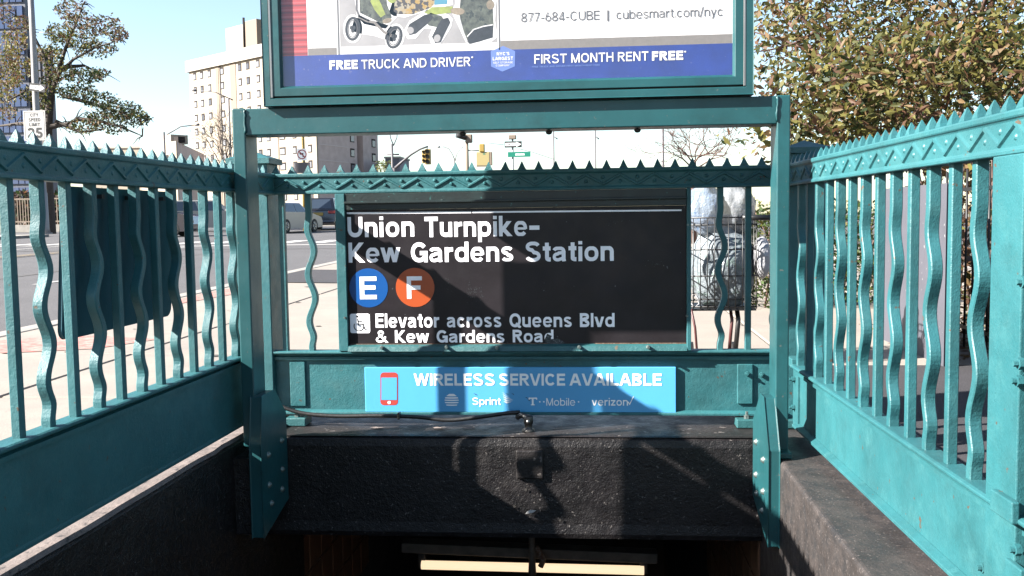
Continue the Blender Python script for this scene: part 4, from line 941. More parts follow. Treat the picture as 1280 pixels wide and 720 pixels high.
# ------------------------------------------------------------------ shopping cart with bags
M['wire'] = mat('black_cart_wire', (0.012, 0.012, 0.013), 0.45)
M['bag_clear'] = mat('cloudy_clear_bag', (0.36, 0.38, 0.42), 0.3, var=0.25, vscale=9, bump=0.012, bscale=14, bump2=(0.006, 45), col2=(0.30, 0.33, 0.36), mixlo=.5, mixhi=.62)
M['bag_blue'] = mat('pale_blue_bag', (0.33, 0.41, 0.53), 0.3, var=0.25, vscale=8, bump=0.012, bscale=16, bump2=(0.006, 50), col2=(0.16, 0.30, 0.55), mixlo=.55, mixhi=.66)
M['bag_green'] = mat('bag_of_green_bottles', (0.26, 0.30, 0.33), 0.3, var=0.4, vscale=7, bump=0.012, bscale=18, bump2=(0.008, 40), col2=(0.13, 0.24, 0.16), mixlo=.54, mixhi=.70)
M['bag_white'] = mat('white_plastic_bag', (0.55, 0.55, 0.58), 0.35, var=0.1, vscale=8, bump=0.015, bscale=20)
M['cart_red'] = mat('dark_red_tube', (0.10, 0.02, 0.02), 0.5)
YC = 5.65
c0 = at(905, 300, YC)
for q_ in ('bag_clear', 'bag_blue'): M[q_].node_tree.nodes['Principled BSDF'].inputs['Alpha'].default_value = .7
base = Vector((c0.x, YC + .2, gz(YC)))
t = thing('shopping_cart', 'black wire shopping cart loaded with bags behind the far railing', 'cart', tuple(base))
def CL(px, py, dy=0.0): p = at(px, py, YC + dy); return (p.x - base.x, dy - .2, p.z - base.z)
xl, xr = CL(858, 300)[0], CL(946, 300)[0]; zt, zb_ = CL(900, 272)[2], CL(900, 386)[2]
def wires(name, face):
    mb = MB()
    zs = [zt, CL(900, 281)[2], CL(900, 312)[2], CL(900, 345)[2], CL(900, 374)[2], zb_ + .012]
    if face in ('front', 'back'):
        y = -.2 if face == 'front' else .22
        for z in zs: mb.tube([(xl, y, z), (xr, y, z)], .0045, 5)
        n = 11
        for k in range(n): x = xl + (xr - xl) * k / (n - 1); mb.tube([(x, y - .004, zt), (x, y - .004, zb_)], .0034, 4)
    else:
        x = xl if face == 'left' else xr
        for z in zs: mb.tube([(x, -.2, z), (x, .22, z)], .0045, 5)
        for k in range(9): y = -.2 + .42 * k / 8; mb.tube([(x, y, zt), (x, y, zb_)], .0034, 4)
    return stuff(mb.build(name, 'wire', t))
for f_ in ('front', 'back', 'left', 'right'): wires('basket_side', f_)
mb = MB(); mb.box(xl, xr, -.2, .22, zb_ - .012, zb_); mb.build('basket_floor', 'wire', t, bevel=.002)
MB().tube([CL(928, 272, -.03), CL(965, 272, -.03)], .016, 10).build('handle', 'wire', t)
for px in (913, 921):
    MB().tube([CL(px, 386, .1), CL(px + 2, 400, .05), (CL(px + 1, 400)[0], -.1, .06)], .014 if px > 915 else .010, 8).build('leg', 'cart_red' if px < 915 else 'wire', t)
MB().tube([CL(864, 386), CL(869, 410), (CL(872, 410)[0], -.2, .06)], .007, 6).build('leg', 'cart_red', t)
MB().tube([(xl, -.18, .10), (CL(900, 400)[0], -.18, .10)], .006, 6).build('lower_bar', 'wire', t)
for x, y in ((CL(872, 400)[0], -.2), (CL(916, 400)[0], -.1), (CL(872, 400)[0], .2), (CL(930, 400)[0], .2)):
    wv = MB().tube([(-.014, 0, 0), (.014, 0, 0)], .055, 16, smooth=False); o = wv.build('wheel', 'black', t, (x, y, .055))
MB().tube([CL(866, 368), CL(872, 372), CL(874, 380), CL(868, 384), CL(863, 378)], .004, 6).build('bungee_hook', 'bag_white', t)
def bag(name, label, m, c, r_, seed, grp=None, rip=.5):
    rs = np.random.RandomState(seed); bm = bmesh.new(); bmesh.ops.create_icosphere(bm, subdivisions=4, radius=1)
    ph = rs.uniform(0, 6.28, (6, 3)); fr_ = rs.uniform(2.0, 6.5, (6, 3))
    for v in bm.verts:
        p = v.co; d = 0
        for k in range(6): d += (.4 + .6 * rip) * .035 * math.sin(fr_[k][0]*p.x*1.5 + ph[k][0]) * math.sin(fr_[k][1]*p.y*1.5 + ph[k][1]) * math.sin(fr_[k][2]*p.z*1.5 + ph[k][2]) * 2
        d += rip * .03 * abs(math.sin(9*p.x + 4*p.z + ph[0][0])) - rip * .02 * abs(math.sin(14*p.z - 8*p.y + ph[1][0]))
        s_ = 1 + d; e = .82
        q = [math.copysign(abs(u) ** e, u) for u in p]
        v.co = Vector((q[0]*r_[0]*s_, q[1]*r_[1]*s_, q[2]*r_[2]*s_))
    me = bpy.data.meshes.new(name); bm.to_mesh(me); bm.free()
    for p in me.polygons: p.use_smooth = True
    me.materials.append(M[m]); o = put(name, me, None, c); return tag(o, label, 'bag', grp)
def BW(px, py, dy): p = at(px, py, YC + dy); return (p.x, p.y, p.z)
bag('plastic_bag', 'greenish clear bag of bottles filling the wire cart basket', 'bag_green', BW(902, 335, .20), (.185, .18, .245), 3)
bag('plastic_bag', 'pale blue clear bag bulging above the cart at its left', 'bag_blue', BW(880, 262, .18), (.105, .14, .14), 5)
bag('plastic_bag', 'cloudy clear bag bulging above the cart at its right', 'bag_clear', BW(919, 262, .22), (.115, .14, .145), 8)
bag('plastic_bag', 'white plastic bag hanging off the right end of the cart', 'bag_white', BW(952, 322, .1), (.050, .08, .12), 9, None, 0)

# ------------------------------------------------------------------ leaves
def leafcol(name, col, var=.25):
    col = tuple(c_ * .80 for c_ in col); m = mat(name, col, .6, var=var, vscale=3, spec=.25)
    n, l = m.node_tree.nodes, m.node_tree.links; b = n['Principled BSDF']; ou = n['Material Output']
    tr_ = n.new('ShaderNodeBsdfTranslucent'); tr_.inputs[0].default_value = (*[min(1, c_ * 1.25) for c_ in col], 1)
    mx = n.new('ShaderNodeMixShader'); mx.inputs[0].default_value = .22
    l.new(b.outputs[0], mx.inputs[1]); l.new(tr_.outputs[0], mx.inputs[2]); l.new(mx.outputs[0], ou.inputs[0]); return m
LC = [leafcol('leaf_olive', (.110, .115, .030)), leafcol('leaf_yellow_green', (.22, .20, .050)), leafcol('leaf_tan_pink', (.26, .165, .075)),
      leafcol('leaf_brown', (.17, .085, .045)), leafcol('leaf_dark_green', (.035, .060, .018)), leafcol('leaf_mauve', (.15, .10, .085)), leafcol('leaf_green', (.075, .13, .025))]
M['bark'] = mat('bark', (0.075, 0.058, 0.047), 0.9, var=.3, vscale=12, bump=.01, bscale=30)
M['bark_red'] = mat('reddish_twigs', (0.17, 0.095, 0.075), 0.85, var=.3, vscale=12)
def leaf_cloud(name, pts, size, cols, weights, parent, origin, aspect=.42, droop=.2, seed=1, streak=None):
    rs = np.random.RandomState(seed); n = len(pts)
    P_ = np.asarray(pts, float) - np.asarray(origin, float)
    d = rs.normal(size=(n, 3)); d[:, 2] -= droop
    if streak is not None: d += np.asarray(streak)
    d /= np.linalg.norm(d, axis=1)[:, None]
    r_ = rs.normal(size=(n, 3)); s_ = np.cross(d, r_); s_ /= np.linalg.norm(s_, axis=1)[:, None] + 1e-9
    nn = np.cross(d, s_)
    L = size * rs.uniform(.6, 1.35, n)[:, None]; W = L * aspect * .5
    a = P_; b = P_ + d*L*.45 + s_*W + nn*L*.06; c = P_ + d*L; e = P_ + d*L*.45 - s_*W + nn*L*.06
    V = np.stack([a, b, c, e], 1).reshape(-1, 3)
    me = bpy.data.meshes.new(name); me.vertices.add(4*n); me.vertices.foreach_set('co', V.ravel())
    me.loops.add(4*n); me.loops.foreach_set('vertex_index', np.arange(4*n, dtype=np.int32))
    me.polygons.add(n); me.polygons.foreach_set('loop_start', np.arange(0, 4*n, 4, dtype=np.int32)); me.polygons.foreach_set('loop_total', np.full(n, 4, dtype=np.int32))
    mi = rs.choice(len(cols), n, p=np.asarray(weights) / np.sum(weights)) if not hasattr(weights[0], '__len__') else np.array([rs.choice(len(cols), p=np.asarray(w_) / np.sum(w_)) for w_ in weights])
    me.polygons.foreach_set('material_index', mi.astype(np.int32))
    for q in cols: me.materials.append(LC[q])
    me.update(calc_edges=True); o = put(name, me, parent); o['kind'] = 'stuff'; return o
def limb(mb, p, q, r0, r1, bend=.08, n=6, seed=None):
    p, q = Vector(p), Vector(q); L = (q - p).length; off = Vector((random.uniform(-1, 1), random.uniform(-1, 1), random.uniform(-.5, .5))) * L * bend
    pts = [p.lerp(q, k / n) + off * math.sin(math.pi * k / n) + Vector((random.uniform(-1, 1), random.uniform(-1, 1), 0)) * L * .012 for k in range(n + 1)]
    mb.tube(pts, [r0 + (r1 - r0) * k / n for k in range(n + 1)], 7, caps=False); return pts

# big bushy tree at the right
TX, TY = 4.3, 10.2
t = thing('bushy_tree', 'big bushy tree with olive and tan leaves beyond the right railing', 'tree', (TX, TY, gz(TY)))
O3 = Vector((TX, TY, gz(TY)))
mb = MB(); limb(mb, (0, 0, -.05), (-.15, -.1, 1.7), .16, .11); mb.build('trunk', 'bark', t)
tips = []
for k in range(13):
    a_ = 2 * math.pi * k / 13; mb = MB()
    e = Vector((2.5*math.cos(a_), 1.7*math.sin(a_), random.uniform(1.5, 4.0))); pts = limb(mb, (-.15, -.1, random.uniform(1.0, 1.65)), e, .055, .012, .12, 8)
    for j in (3, 4, 5, 6, 7):
        q = pts[j] + Vector((random.uniform(-.8, .8), random.uniform(-.6, .6), random.uniform(-.5, .8))); limb(mb, pts[j], q, .018, .004, .1, 5)
    mb.build('branch', 'bark_red', t)
for px0, py0, px1, py1, Y, r_ in ((1060, 175, 955, 100, 8.4, .022), (1060, 175, 985, 150, 8.2, .03), (1175, 150, 1080, 150, 8.3, .035), (1085, 160, 1045, 40, 8.4, .02), (1200, 150, 1215, 60, 8.3, .02)):
    mb = MB(); limb(mb, at(px0, py0, Y) - O3, at(px1, py1, Y) - O3, r_, r_ * .3, .06, 8); mb.build('branch', 'bark_red', t)
rs = np.random.RandomState(4); pts = []; clump = rs.normal(size=(250, 3)); clump /= np.linalg.norm(clump, axis=1)[:, None]
clump *= rs.uniform(.35, 1.0, (250, 1)) ** .6
cen = np.array([4.5, 9.9, 3.15]); rad = np.array([3.0, 2.0, 2.05]); cw = []
for q in clump:
    base_c = cen + q * rad
    n = rs.randint(150, 260); g_ = rs.normal(size=(n, 3)) * np.array([.29, .28, .20]); pts.append(base_c + g_)
    z = base_c[2]; mixw = [1.5, 1.5, .9, .6, .6] if rs.rand() < .5 else ([.9, .8, 1.1, 1.0, .4] if rs.rand() < .5 else [1.8, .8, .15, .2, 1.8]); cw += [mixw] * n
pts = np.concatenate(pts); cw = np.array(cw)
# a ragged near side low over the railing
ex = []
for k in range(46):
    px, py = rs.uniform(955, 1300), rs.uniform(60, 188); 
    if px < 1010 and py < 90: continue
    b_ = np.array(at(px, py, rs.uniform(7.6, 9.0))); n = rs.randint(110, 190); ex.append(b_ + rs.normal(size=(n, 3)) * np.array([.26, .25, .17])); cw = np.concatenate([cw, np.tile([1.4, 1.2, .7, .6, .9], (n, 1))])
pts = np.concatenate([pts] + ex)
keep = (pts[:, 2] > 1.25) & (pts[:, 1] > 7.0)
pts, cw = pts[keep], cw[keep]
near = np.argsort(pts[:, 1] + 0.4 * np.abs(pts[:, 0] - 2.6) + .3 * np.abs(pts[:, 2] - 1.9))[:290]
mask = np.ones(len(pts), bool); mask[near] = False
leaf_cloud('crown', pts[mask], .080, [0, 1, 2, 3, 4], [list(w_) for w_ in cw[mask]], t, O3, .40, .25, 3, streak=(.5, 0, .45))
lm = []
for q in (0, 1, 2, 3, 1):
    mb = MB(); mb.add([(0, 0, 0), (.017, .005, .034), (.010, .002, .07), (0, 0, .092), (-.010, .002, .07), (-.017, .005, .034), (0, -.003, .046)], [(0, 1, 6), (1, 2, 6), (2, 3, 6), (3, 4, 6), (4, 5, 6), (5, 0, 6)]); lm.append(mb.mesh('leaf', LC[q]))
for i in near: put('leaf', lm[rs.randint(5)], t, tuple(Vector(pts[i]) - O3), (rs.uniform(0, 6.28), rs.uniform(0, 6.28), rs.uniform(0, 6.28)))

def shrub(name, label, cat, origin, boxes, size, cols, weights, n, seed, twigs=16, tw='bark_red', h=1.0):
    t = thing(name, label, cat, origin); rs = np.random.RandomState(seed); P_ = []
    for (x0, x1, y0, y1, z0, z1), m_ in boxes:
        c = rs.uniform(size=(m_, 3)) * np.array([x1 - x0, y1 - y0, z1 - z0]) + np.array([x0, y0, z0])
        P_.append(c + rs.normal(size=c.shape) * .03)
    P_ = np.concatenate(P_)
    leaf_cloud('foliage', P_, size, cols, weights, t, origin, .5, .1, seed)
    mb = MB(); x0, x1, y0, y1, z0, z1 = boxes[0][0]
    for k in range(twigs):
        x, y = rs.uniform(x0, x1), rs.uniform(y0, y1); mb.tube([Vector((x, y, origin[2])) - Vector(origin), Vector((x + rs.uniform(-.1, .1), y + rs.uniform(-.1, .1), z1 * .6)) - Vector(origin), Vector((x + rs.uniform(-.25, .25), y + rs.uniform(-.2, .2), z1)) - Vector(origin)], [.012, .008, .003], 5)
    stuff(mb.build('stems', tw, t)); return t
shrub('hedge', 'clipped green hedge at the edge of the sidewalk behind the cart', 'hedge', (2.0, 9.3, gz(9.3)), [((1.35, 2.65, 8.9, 9.7, .05, 1.0), 5200)], .05, [6, 4, 0, 1], [3, 1.5, 1, .7], 0, 21)
shrub('brown_shrub', 'brown leafed twiggy shrub behind the grey board at the right', 'shrub', (3.1, 6.9, gz(6.9)), [((2.5, 3.6, 5.2, 8.4, .05, 1.45), 5200)], .07, [2, 3, 0, 5, 1], [1.6, 2, .8, 1, .6], 0, 22, 60)
# leaf litter under it
rs = np.random.RandomState(6); P_ = np.stack([rs.uniform(2.05, 3.6, 1100), rs.uniform(5.85, 8.3, 1100), np.full(1100, .035)], 1)
ll = leaf_cloud('leaf_litter', P_, .075, [2, 1, 3], [2, 1.4, 1], None, (0, 0, 0), .6, 0, 9)
mesh_ = ll.data; co = np.empty(len(mesh_.vertices) * 3); mesh_.vertices.foreach_get('co', co); co = co.reshape(-1, 3); co[:, 2] = .02 + np.abs(co[:, 2] - .035) * .25; mesh_.vertices.foreach_set('co', co.ravel()); tag(ll, 'dry tan leaves littered on the ground beyond the grey board', 'leaf litter')

# grey board and thin iron fence beyond the right railing
t = thing('grey_board', 'grey painted board standing on the sidewalk beyond the right railing', 'board', (2.05, 6.4, gz(6.4)))
mb = MB().prism([(-.67, -.01), (.66, 0), (.66, 1.055), (-.67, 1.055)], 'x', -.03, .03); mb.build('board_face', 'grey_slab', t, bevel=.004)
for y in (-.5, .5): MB().tube([(.05, y, -.02), (.05, y, .9)], .02, 8).build('back_post', 'dark_pole', t)
t = thing('iron_fence', 'thin black iron fence in front of the brown shrub at the right', 'fence', (2.42, 5.0, gz(5.0)))
pm = MB().tube([(0, 0, 0), (0, 0, 1.18)], .008, 6).mesh('picket', 'black')
for k in range(26): put('picket', pm, t, (0, -.9 + .12 * k, .0))
for z in (.15, 1.05): mb = MB(); mb.box(-.008, .008, -.95, 2.15, z - .012, z + .012); mb.build('fence_rail', 'black', t)

# ------------------------------------------------------------------ left tree
YT_ = 51.0
b0 = at(61, 268, YT_); O4 = Vector((b0.x, YT_, gz(YT_)))
t = thing('street_tree', 'autumn street tree with brown and green leaves behind the left lamp pole', 'tree', tuple(O4))
def TP(px, py, dy=0): return at(px, py, YT_ + dy) - O4
mb = MB(); a = TP(61, 268); mb.tube([(0, 0, -.2), TP(60, 230), TP(59, 190), TP(60, 160), TP(62, 135), TP(66, 110)], [.34, .27, .25, .23, .20, .15], 10, caps=False); mb.build('trunk', 'bark', t)
for pl in ([(60, 158), (40, 154), (20, 155), (-6, 158)], [(62, 158), (72, 157), (84, 155), (95, 149)], [(62, 135), (45, 105), (25, 118), (5, 128)], [(64, 115), (75, 90), (92, 74), (118, 60), (150, 50)], [(66, 110), (82, 60), (95, 30), (104, 5)],
           [(80, 84), (105, 82), (126, 92)], [(95, 149), (120, 150), (150, 158), (178, 170)], [(80, 120), (110, 128), (150, 140), (185, 150)], [(64, 112), (55, 70), (40, 40), (20, 20)], [(70, 152), (100, 165), (130, 162)]):
    mb = MB(); dy = random.uniform(-2, 2); P_ = [TP(x, y, dy * k / 3) for k, (x, y) in enumerate(pl)]; n = len(P_)
    r0 = .20 if pl[0][1] > 155 else .13
    mb.tube(P_, [r0 * (1 - .8 * k / (n - 1)) for k in range(n)], 7, caps=False)
    for k in range(1, n):
        for _ in range(4):
            q = P_[k] + Vector((random.uniform(-.8, .8), random.uniform(-.8, .8), random.uniform(-.6, .6))); mb.tube([P_[k], (P_[k] + q) / 2 + Vector((0, 0, .1)), q], [.04, .025, .01], 5, caps=False)
    mb.build('branch', 'bark', t)
rs = np.random.RandomState(8); P_ = []; W_ = []
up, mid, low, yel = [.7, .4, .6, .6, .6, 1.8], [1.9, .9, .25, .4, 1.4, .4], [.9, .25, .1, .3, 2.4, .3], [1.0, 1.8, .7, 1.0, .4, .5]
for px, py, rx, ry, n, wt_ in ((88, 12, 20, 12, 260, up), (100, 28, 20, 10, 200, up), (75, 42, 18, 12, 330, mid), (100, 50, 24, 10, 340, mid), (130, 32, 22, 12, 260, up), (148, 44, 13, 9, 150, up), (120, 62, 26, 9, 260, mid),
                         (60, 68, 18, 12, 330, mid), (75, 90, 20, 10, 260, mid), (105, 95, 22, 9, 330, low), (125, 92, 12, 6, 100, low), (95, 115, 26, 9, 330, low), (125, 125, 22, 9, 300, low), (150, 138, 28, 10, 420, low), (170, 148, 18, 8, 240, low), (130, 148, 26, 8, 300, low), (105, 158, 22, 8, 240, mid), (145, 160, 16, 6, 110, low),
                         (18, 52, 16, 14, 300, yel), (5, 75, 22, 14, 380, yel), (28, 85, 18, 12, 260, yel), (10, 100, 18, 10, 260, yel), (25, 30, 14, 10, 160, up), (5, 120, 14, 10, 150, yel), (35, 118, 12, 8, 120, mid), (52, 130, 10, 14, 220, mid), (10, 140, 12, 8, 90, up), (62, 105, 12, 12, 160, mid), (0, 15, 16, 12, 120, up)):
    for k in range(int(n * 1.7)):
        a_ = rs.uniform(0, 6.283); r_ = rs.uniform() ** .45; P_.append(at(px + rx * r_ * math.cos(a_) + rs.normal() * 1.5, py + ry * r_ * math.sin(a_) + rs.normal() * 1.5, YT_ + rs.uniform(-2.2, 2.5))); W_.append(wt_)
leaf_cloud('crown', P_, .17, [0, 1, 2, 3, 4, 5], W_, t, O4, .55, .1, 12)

# bare tree beyond the railing at the right of the gap
YB_ = 24.0; b0 = at(868, 268, YB_); O5 = Vector((b0.x, YB_, gz(YB_)))
t = thing('bare_tree', 'bare thin branched tree seen over the far railing at the right', 'tree', tuple(O5))
mb = MB(); mb.tube([(0, 0, 0), at(866, 230, YB_) - O5, at(868, 200, YB_) - O5], [.07, .055, .04], 7); mb.build('trunk', 'bark_red', t)
mb = MB(); rs = np.random.RandomState(5)
def twig(p, d, L, r_, dep):
    q = p + d * L; mid_ = (p + q) / 2 + Vector(rs.normal(size=3)) * L * .07; mb.tube([p, mid_, q], [r_, r_ * .8, r_ * .6], 4, caps=False)
    if dep == 0: return
    for k in range(3 if dep > 1 else 3):
        nd = (d + Vector((rs.normal() * .55, rs.normal() * .4, rs.normal() * .42 + .04))).normalized(); twig(q if k else mid_, nd, L * rs.uniform(.55, .85), r_ * .62, dep - 1)
for px, py in ((822, 178), (838, 170), (855, 165), (875, 162), (895, 165), (915, 170), (935, 180), (845, 190), (905, 188)):
    p = at(868 + rs.uniform(-4, 4), 203 + rs.uniform(-8, 10), YB_) - O5; q = at(px, py, YB_ + rs.uniform(-1, 1)) - O5; twig(p, (q - p).normalized(), (q - p).length * .55, .022, 4)
stuff(mb.build('twigs', 'bark_red', t))

# ------------------------------------------------------------------ buildings
M['cream'] = mat('cream_render', (0.50, 0.43, 0.34), 0.9, var=.05, vscale=.2)
M['cream_roof'] = mat('pale_parapet', (0.58, 0.53, 0.46), 0.9)
M['brick'] = mat('brown_brick', (0.80, 0.64, 0.58), 0.95, var=.12, vscale=.6)
M['brick_line'] = mat('floor_band', (0.90, 0.75, 0.69), 0.95)
M['tan_strip'] = mat('tan_strip', (0.33, 0.26, 0.20), 0.95)
M['win_frame'] = mat('dark_window_frame', (0.05, 0.042, 0.04), 0.8, spec=.1)
M['win_pane'] = mat('bright_pane', (0.32, 0.32, 0.35), 0.15, var=.3, vscale=.5)
M['blue_glass'] = mat('blue_tower_glass', (0.09, 0.13, 0.26), 0.15, var=.35, vscale=.25)
M['blue_frame'] = mat('tower_mullions', (0.10, 0.11, 0.15), 0.5)
M['grey_wing'] = mat('grey_wing_wall', (0.19, 0.19, 0.23), 0.7, var=.1, vscale=.3)
A2, C2, B2 = bear(245, 205), bear(400, 178), bear(475, 200)
H = (at(245, 76, 205).z + at(322, 60, 191).z) / 2 - gz(200)
zg = gz(200)
t = thing('apartment_block', 'tall cream and brown brick apartment block behind the crossing', 'building', (C2.x, C2.y, zg))
B2 = C2 + (B2 - C2) * .62
D2 = A2 + B2 - C2
loc = lambda p: (p.x - C2.x, p.y - C2.y)
mb = MB().prism([loc(A2), loc(C2), loc(B2), loc(D2)], 'z', -1, H - 2.4)
mb.build('walls', 'brick', t)
d1 = (A2 - C2); L1 = math.hypot(d1.x, d1.y); d1 = Vector((d1.x / L1, d1.y / L1, 0)); n1 = Vector((d1.y, -d1.x, 0));
if n1.y > 0: n1 = -n1
d3 = (B2 - C2); L2 = math.hypot(d3.x, d3.y); d3 = Vector((d3.x / L2, d3.y / L2, 0)); n2 = Vector((d3.y, -d3.x, 0))
if n2.x < 0: n2 = -n2
def wallbox(mb, d, n, s0, s1, z0, z1, t0, t1):
    vs = []
    for z in (z0, z1):
        for s_, q in ((s0, t0), (s1, t0), (s1, t1), (s0, t1)): v = d * s_ + n * q; vs.append((v.x, v.y, z))
    mb.add(vs, [(0, 3, 2, 1), (4, 5, 6, 7), (0, 1, 5, 4), (1, 2, 6, 5), (2, 3, 7, 6), (3, 0, 4, 7)])
mb = MB(); wallbox(mb, d1, n1, 0, L1, -1, H - 2.4, .01, .35); mb.build('cream_facade', 'cream', t)
mb = MB(); wallbox(mb, d1, n1, -.5, L1 + .5, H - 2.4, H, -12, .9); mb.build('parapet', 'cream_roof', t)
def on_facade(px):
    r_ = ray(px, 268); rx_, ry_ = r_.x, r_.y                        # solve C2 + d1*s = k*(rx, ry)
    det = d1.x * -ry_ + rx_ * d1.y; s_ = (-C2.x * -ry_ + rx_ * -C2.y) / det; return s_
fl = 2.95; nfl = int((H - 3) / fl)
M['win_dark'] = mat('dark_pane', (0.09, 0.09, 0.11), 0.2)  # darker pane colour, given to some windows at random for variety
def win_mesh(d, n, w_, h_, nm='window', pn='win_pane'):
    mb = MB(); wallbox(mb, d, n, -w_/2, w_/2, 0, h_, 0, .05); mb.cur = 1; wallbox(mb, d, n, -w_/2 + .30, w_/2 - .12, .16, h_ - .32, .01, .07)
    return mb.mesh(nm, ['win_frame', pn])
wm1 = win_mesh(d1, n1, 1.25, 1.5); wm2 = win_mesh(d1, n1, 1.9, 1.5); wmd = win_mesh(d1, n1, 1.25, 1.5, pn='win_dark')
for px in (252, 260.5, 270, 286, 308, 318, 330.5, 341, 358, 373, 392):
    s_ = on_facade(px)
    for k in range(nfl):
        p = d1 * s_ + n1 * .352; put('window', wm2 if px == 358 else (wmd if random.random() < .22 else wm1), t, (p.x, p.y, H - 4.3 - fl * k))
for px0, px1, m_ in ((278, 281.5, 'tan_strip'), (283, 284, 'win_frame'), (296, 303, 'tan_strip'), (352, 353.5, 'tan_strip')):
    mb = MB(); wallbox(mb, d1, n1, on_facade(px1), on_facade(px0), -1, H - 2.45, .352, .45); mb.build('recess_strip', m_, t)
wm3 = win_mesh(d3, n2, 1.6, 1.7)
for k in range(nfl):
    p = d3 * (L2 * .87); put('window', wm3, t, (p.x, p.y, H - 4.6 - fl * k))
    mb = MB(); wallbox(mb, d3, n2, .2, L2 * .76, H - 2.6 - fl * k - .3, H - 2.6 - fl * k - .1, 0, .06); mb.build('floor_band', 'brick_line', t)
s0, s1 = on_facade(323), on_facade(285); mb = MB(); wallbox(mb, d1, n1, s0, s1, H, at(300, 25, 190).z - zg, -7, -1.0); mb.build('roof_house', 'cream', t)
mb = MB(); wallbox(mb, d1, n1, s0 - .2, s0 + 4.0, H, at(320, 22, 190).z - zg, -7, -.9); mb.build('roof_house_side', 'tan_strip', t)
MB().tube([(d1 * (s0 + 4.2) - n1 * .8).to_tuple()[:2] + (H,), (d1 * (s0 + 4.2) - n1 * .8).to_tuple()[:2] + (at(313, 17, 190).z - zg,)], .25, 6).build('chimney_pipe', 'win_frame', t)

t2 = thing('apartment_block', 'narrow brown brick block standing just right of the large apartment block', 'building', (C2.x, C2.y, zg))
mb = MB(); wallbox(mb, d3, n2, L2 * 1.17, L2 * 1.60, -1, H - 3, -3, 0); mb.build('walls', 'brick', t2)
mb = MB(); wallbox(mb, d3, n2, L2 * 1.16, L2 * 1.61, H - 3, H - 1.5, -3.2, .3); mb.build('parapet', 'cream_roof', t2)
for k in range(nfl): p = d3 * (L2 * 1.47); put('window', wm3, t2, (p.x, p.y, H - 5.1 - fl * k))
# low buildings to its left
Yq = 150; p0, p1 = bear(180, Yq), bear(225, Yq - 6); p2 = bear(258, Yq + 22); zg = gz(Yq)
t = thing('low_building', 'low cream building with a brown brick side wall left of the apartment block', 'building', (p1.x, p1.y, zg))
hl = at(225, 177, Yq - 6).z - zg; p3 = p0 + p2 - p1; lo2 = lambda p: (p.x - p1.x, p.y - p1.y)
mb = MB().prism([lo2(p0), lo2(p1), lo2(p2), lo2(p3)], 'z', -1, hl); mb.build('walls', 'brick', t)
dd = (p0 - p1); LL = math.hypot(dd.x, dd.y); dd = Vector((dd.x / LL, dd.y / LL, 0)); nn_ = Vector((dd.y, -dd.x, 0)); nn_ = -nn_ if nn_.y > 0 else nn_
mb = MB(); wallbox(mb, dd, nn_, 0, LL, -1, hl + .1, .01, .2); mb.build('front_wall', 'cream', t)
wl = win_mesh(dd, nn_, .9, 1.7)
for k in range(6): p = dd * (1.0 + LL * k / 6.2) + nn_ * .2; put('window', wl, t, (p.x, p.y, hl - 3.6))
mb = MB(); wallbox(mb, dd, nn_, 1.0, 2.2, hl, hl + .9, -2, -.8); mb.build('roof_box', 'win_frame', t)
mb = MB(); wallbox(mb, dd, nn_, 3.4, 7.0, hl, hl + 1.4, -4, -1); mb.build('roof_house', 'cream', t)
for k, (px0, px1, py, Yq, m_) in enumerate(((120, 182, 186, 170, 'cream'), (483, 501, 198, 190, 'grey_wing'))):
    a, b = bear(px0, Yq), bear(px1, Yq); t = thing('distant_building', ['pale low distant building seen over the left railing spikes', 'small grey distant building right of the apartment block'][k], 'building', (a.x, Yq, gz(Yq)))
    hh = at(px0, py, Yq).z - gz(Yq); mb = MB(); mb.box(0, b.x - a.x, 0, 10, -1, hh); mb.build('walls', m_, t, bevel=.05)
    mb = MB(); mb.box(-.2, b.x - a.x + .2, -.2, 10.2, hh, hh + .35); mb.build('parapet', 'cream_roof', t)

# dark blue tower at the left edge
Yq = 112; a, b = bear(-75, Yq), bear(44, Yq); t = thing('office_tower', 'dark blue glass office tower at the left edge with a grey wing', 'building', (b.x, Yq, gz(Yq)))
W_ = b.x - a.x; HT = 46
mb = MB(); mb.box(-W_, 0, .1, 2.0, -1, HT); mb.build('tower_walls', 'blue_frame', t)
pw, phh = .80, 3.1; n_ = int(W_ / pw); wmx = MB().box(.06, pw - .06, -.06, .1, .1, phh - .35).mesh('window', 'blue_glass', fix=True)
for i in range(n_):
    for k in range(13): put('window', wmx, t, (-W_ + pw * i, 0, 2.0 + phh * k))
c = bear(65, Yq); mb = MB(); mb.box(.02, c.x - b.x, .5, 2.0, -1, at(60, 60, Yq).z - gz(Yq)); mb.build('wing_walls', 'grey_wing', t)
for k in range(4): x = (c.x - b.x) * (k + .2) / 4; mb = MB(); mb.box(x, x + .22, .3, .5, 0, at(60, 60, Yq).z - gz(Yq) - .5); mb.build('wing_fin', 'blue_frame', t)

# ------------------------------------------------------------------ street furniture
def put_text(name, s_, x0, x1, z, cap, m, parent, y=-.02, wt=.16, gap=.14): return write(name, s_, x0, x1, z, cap, y, m, parent, wt, gap, lift=.002)
def pole_to(t, name, m, pts, rad, O_, n=8):
    return MB().tube([Vector(p) - O_ for p in pts], rad, n).build(name, m, t)
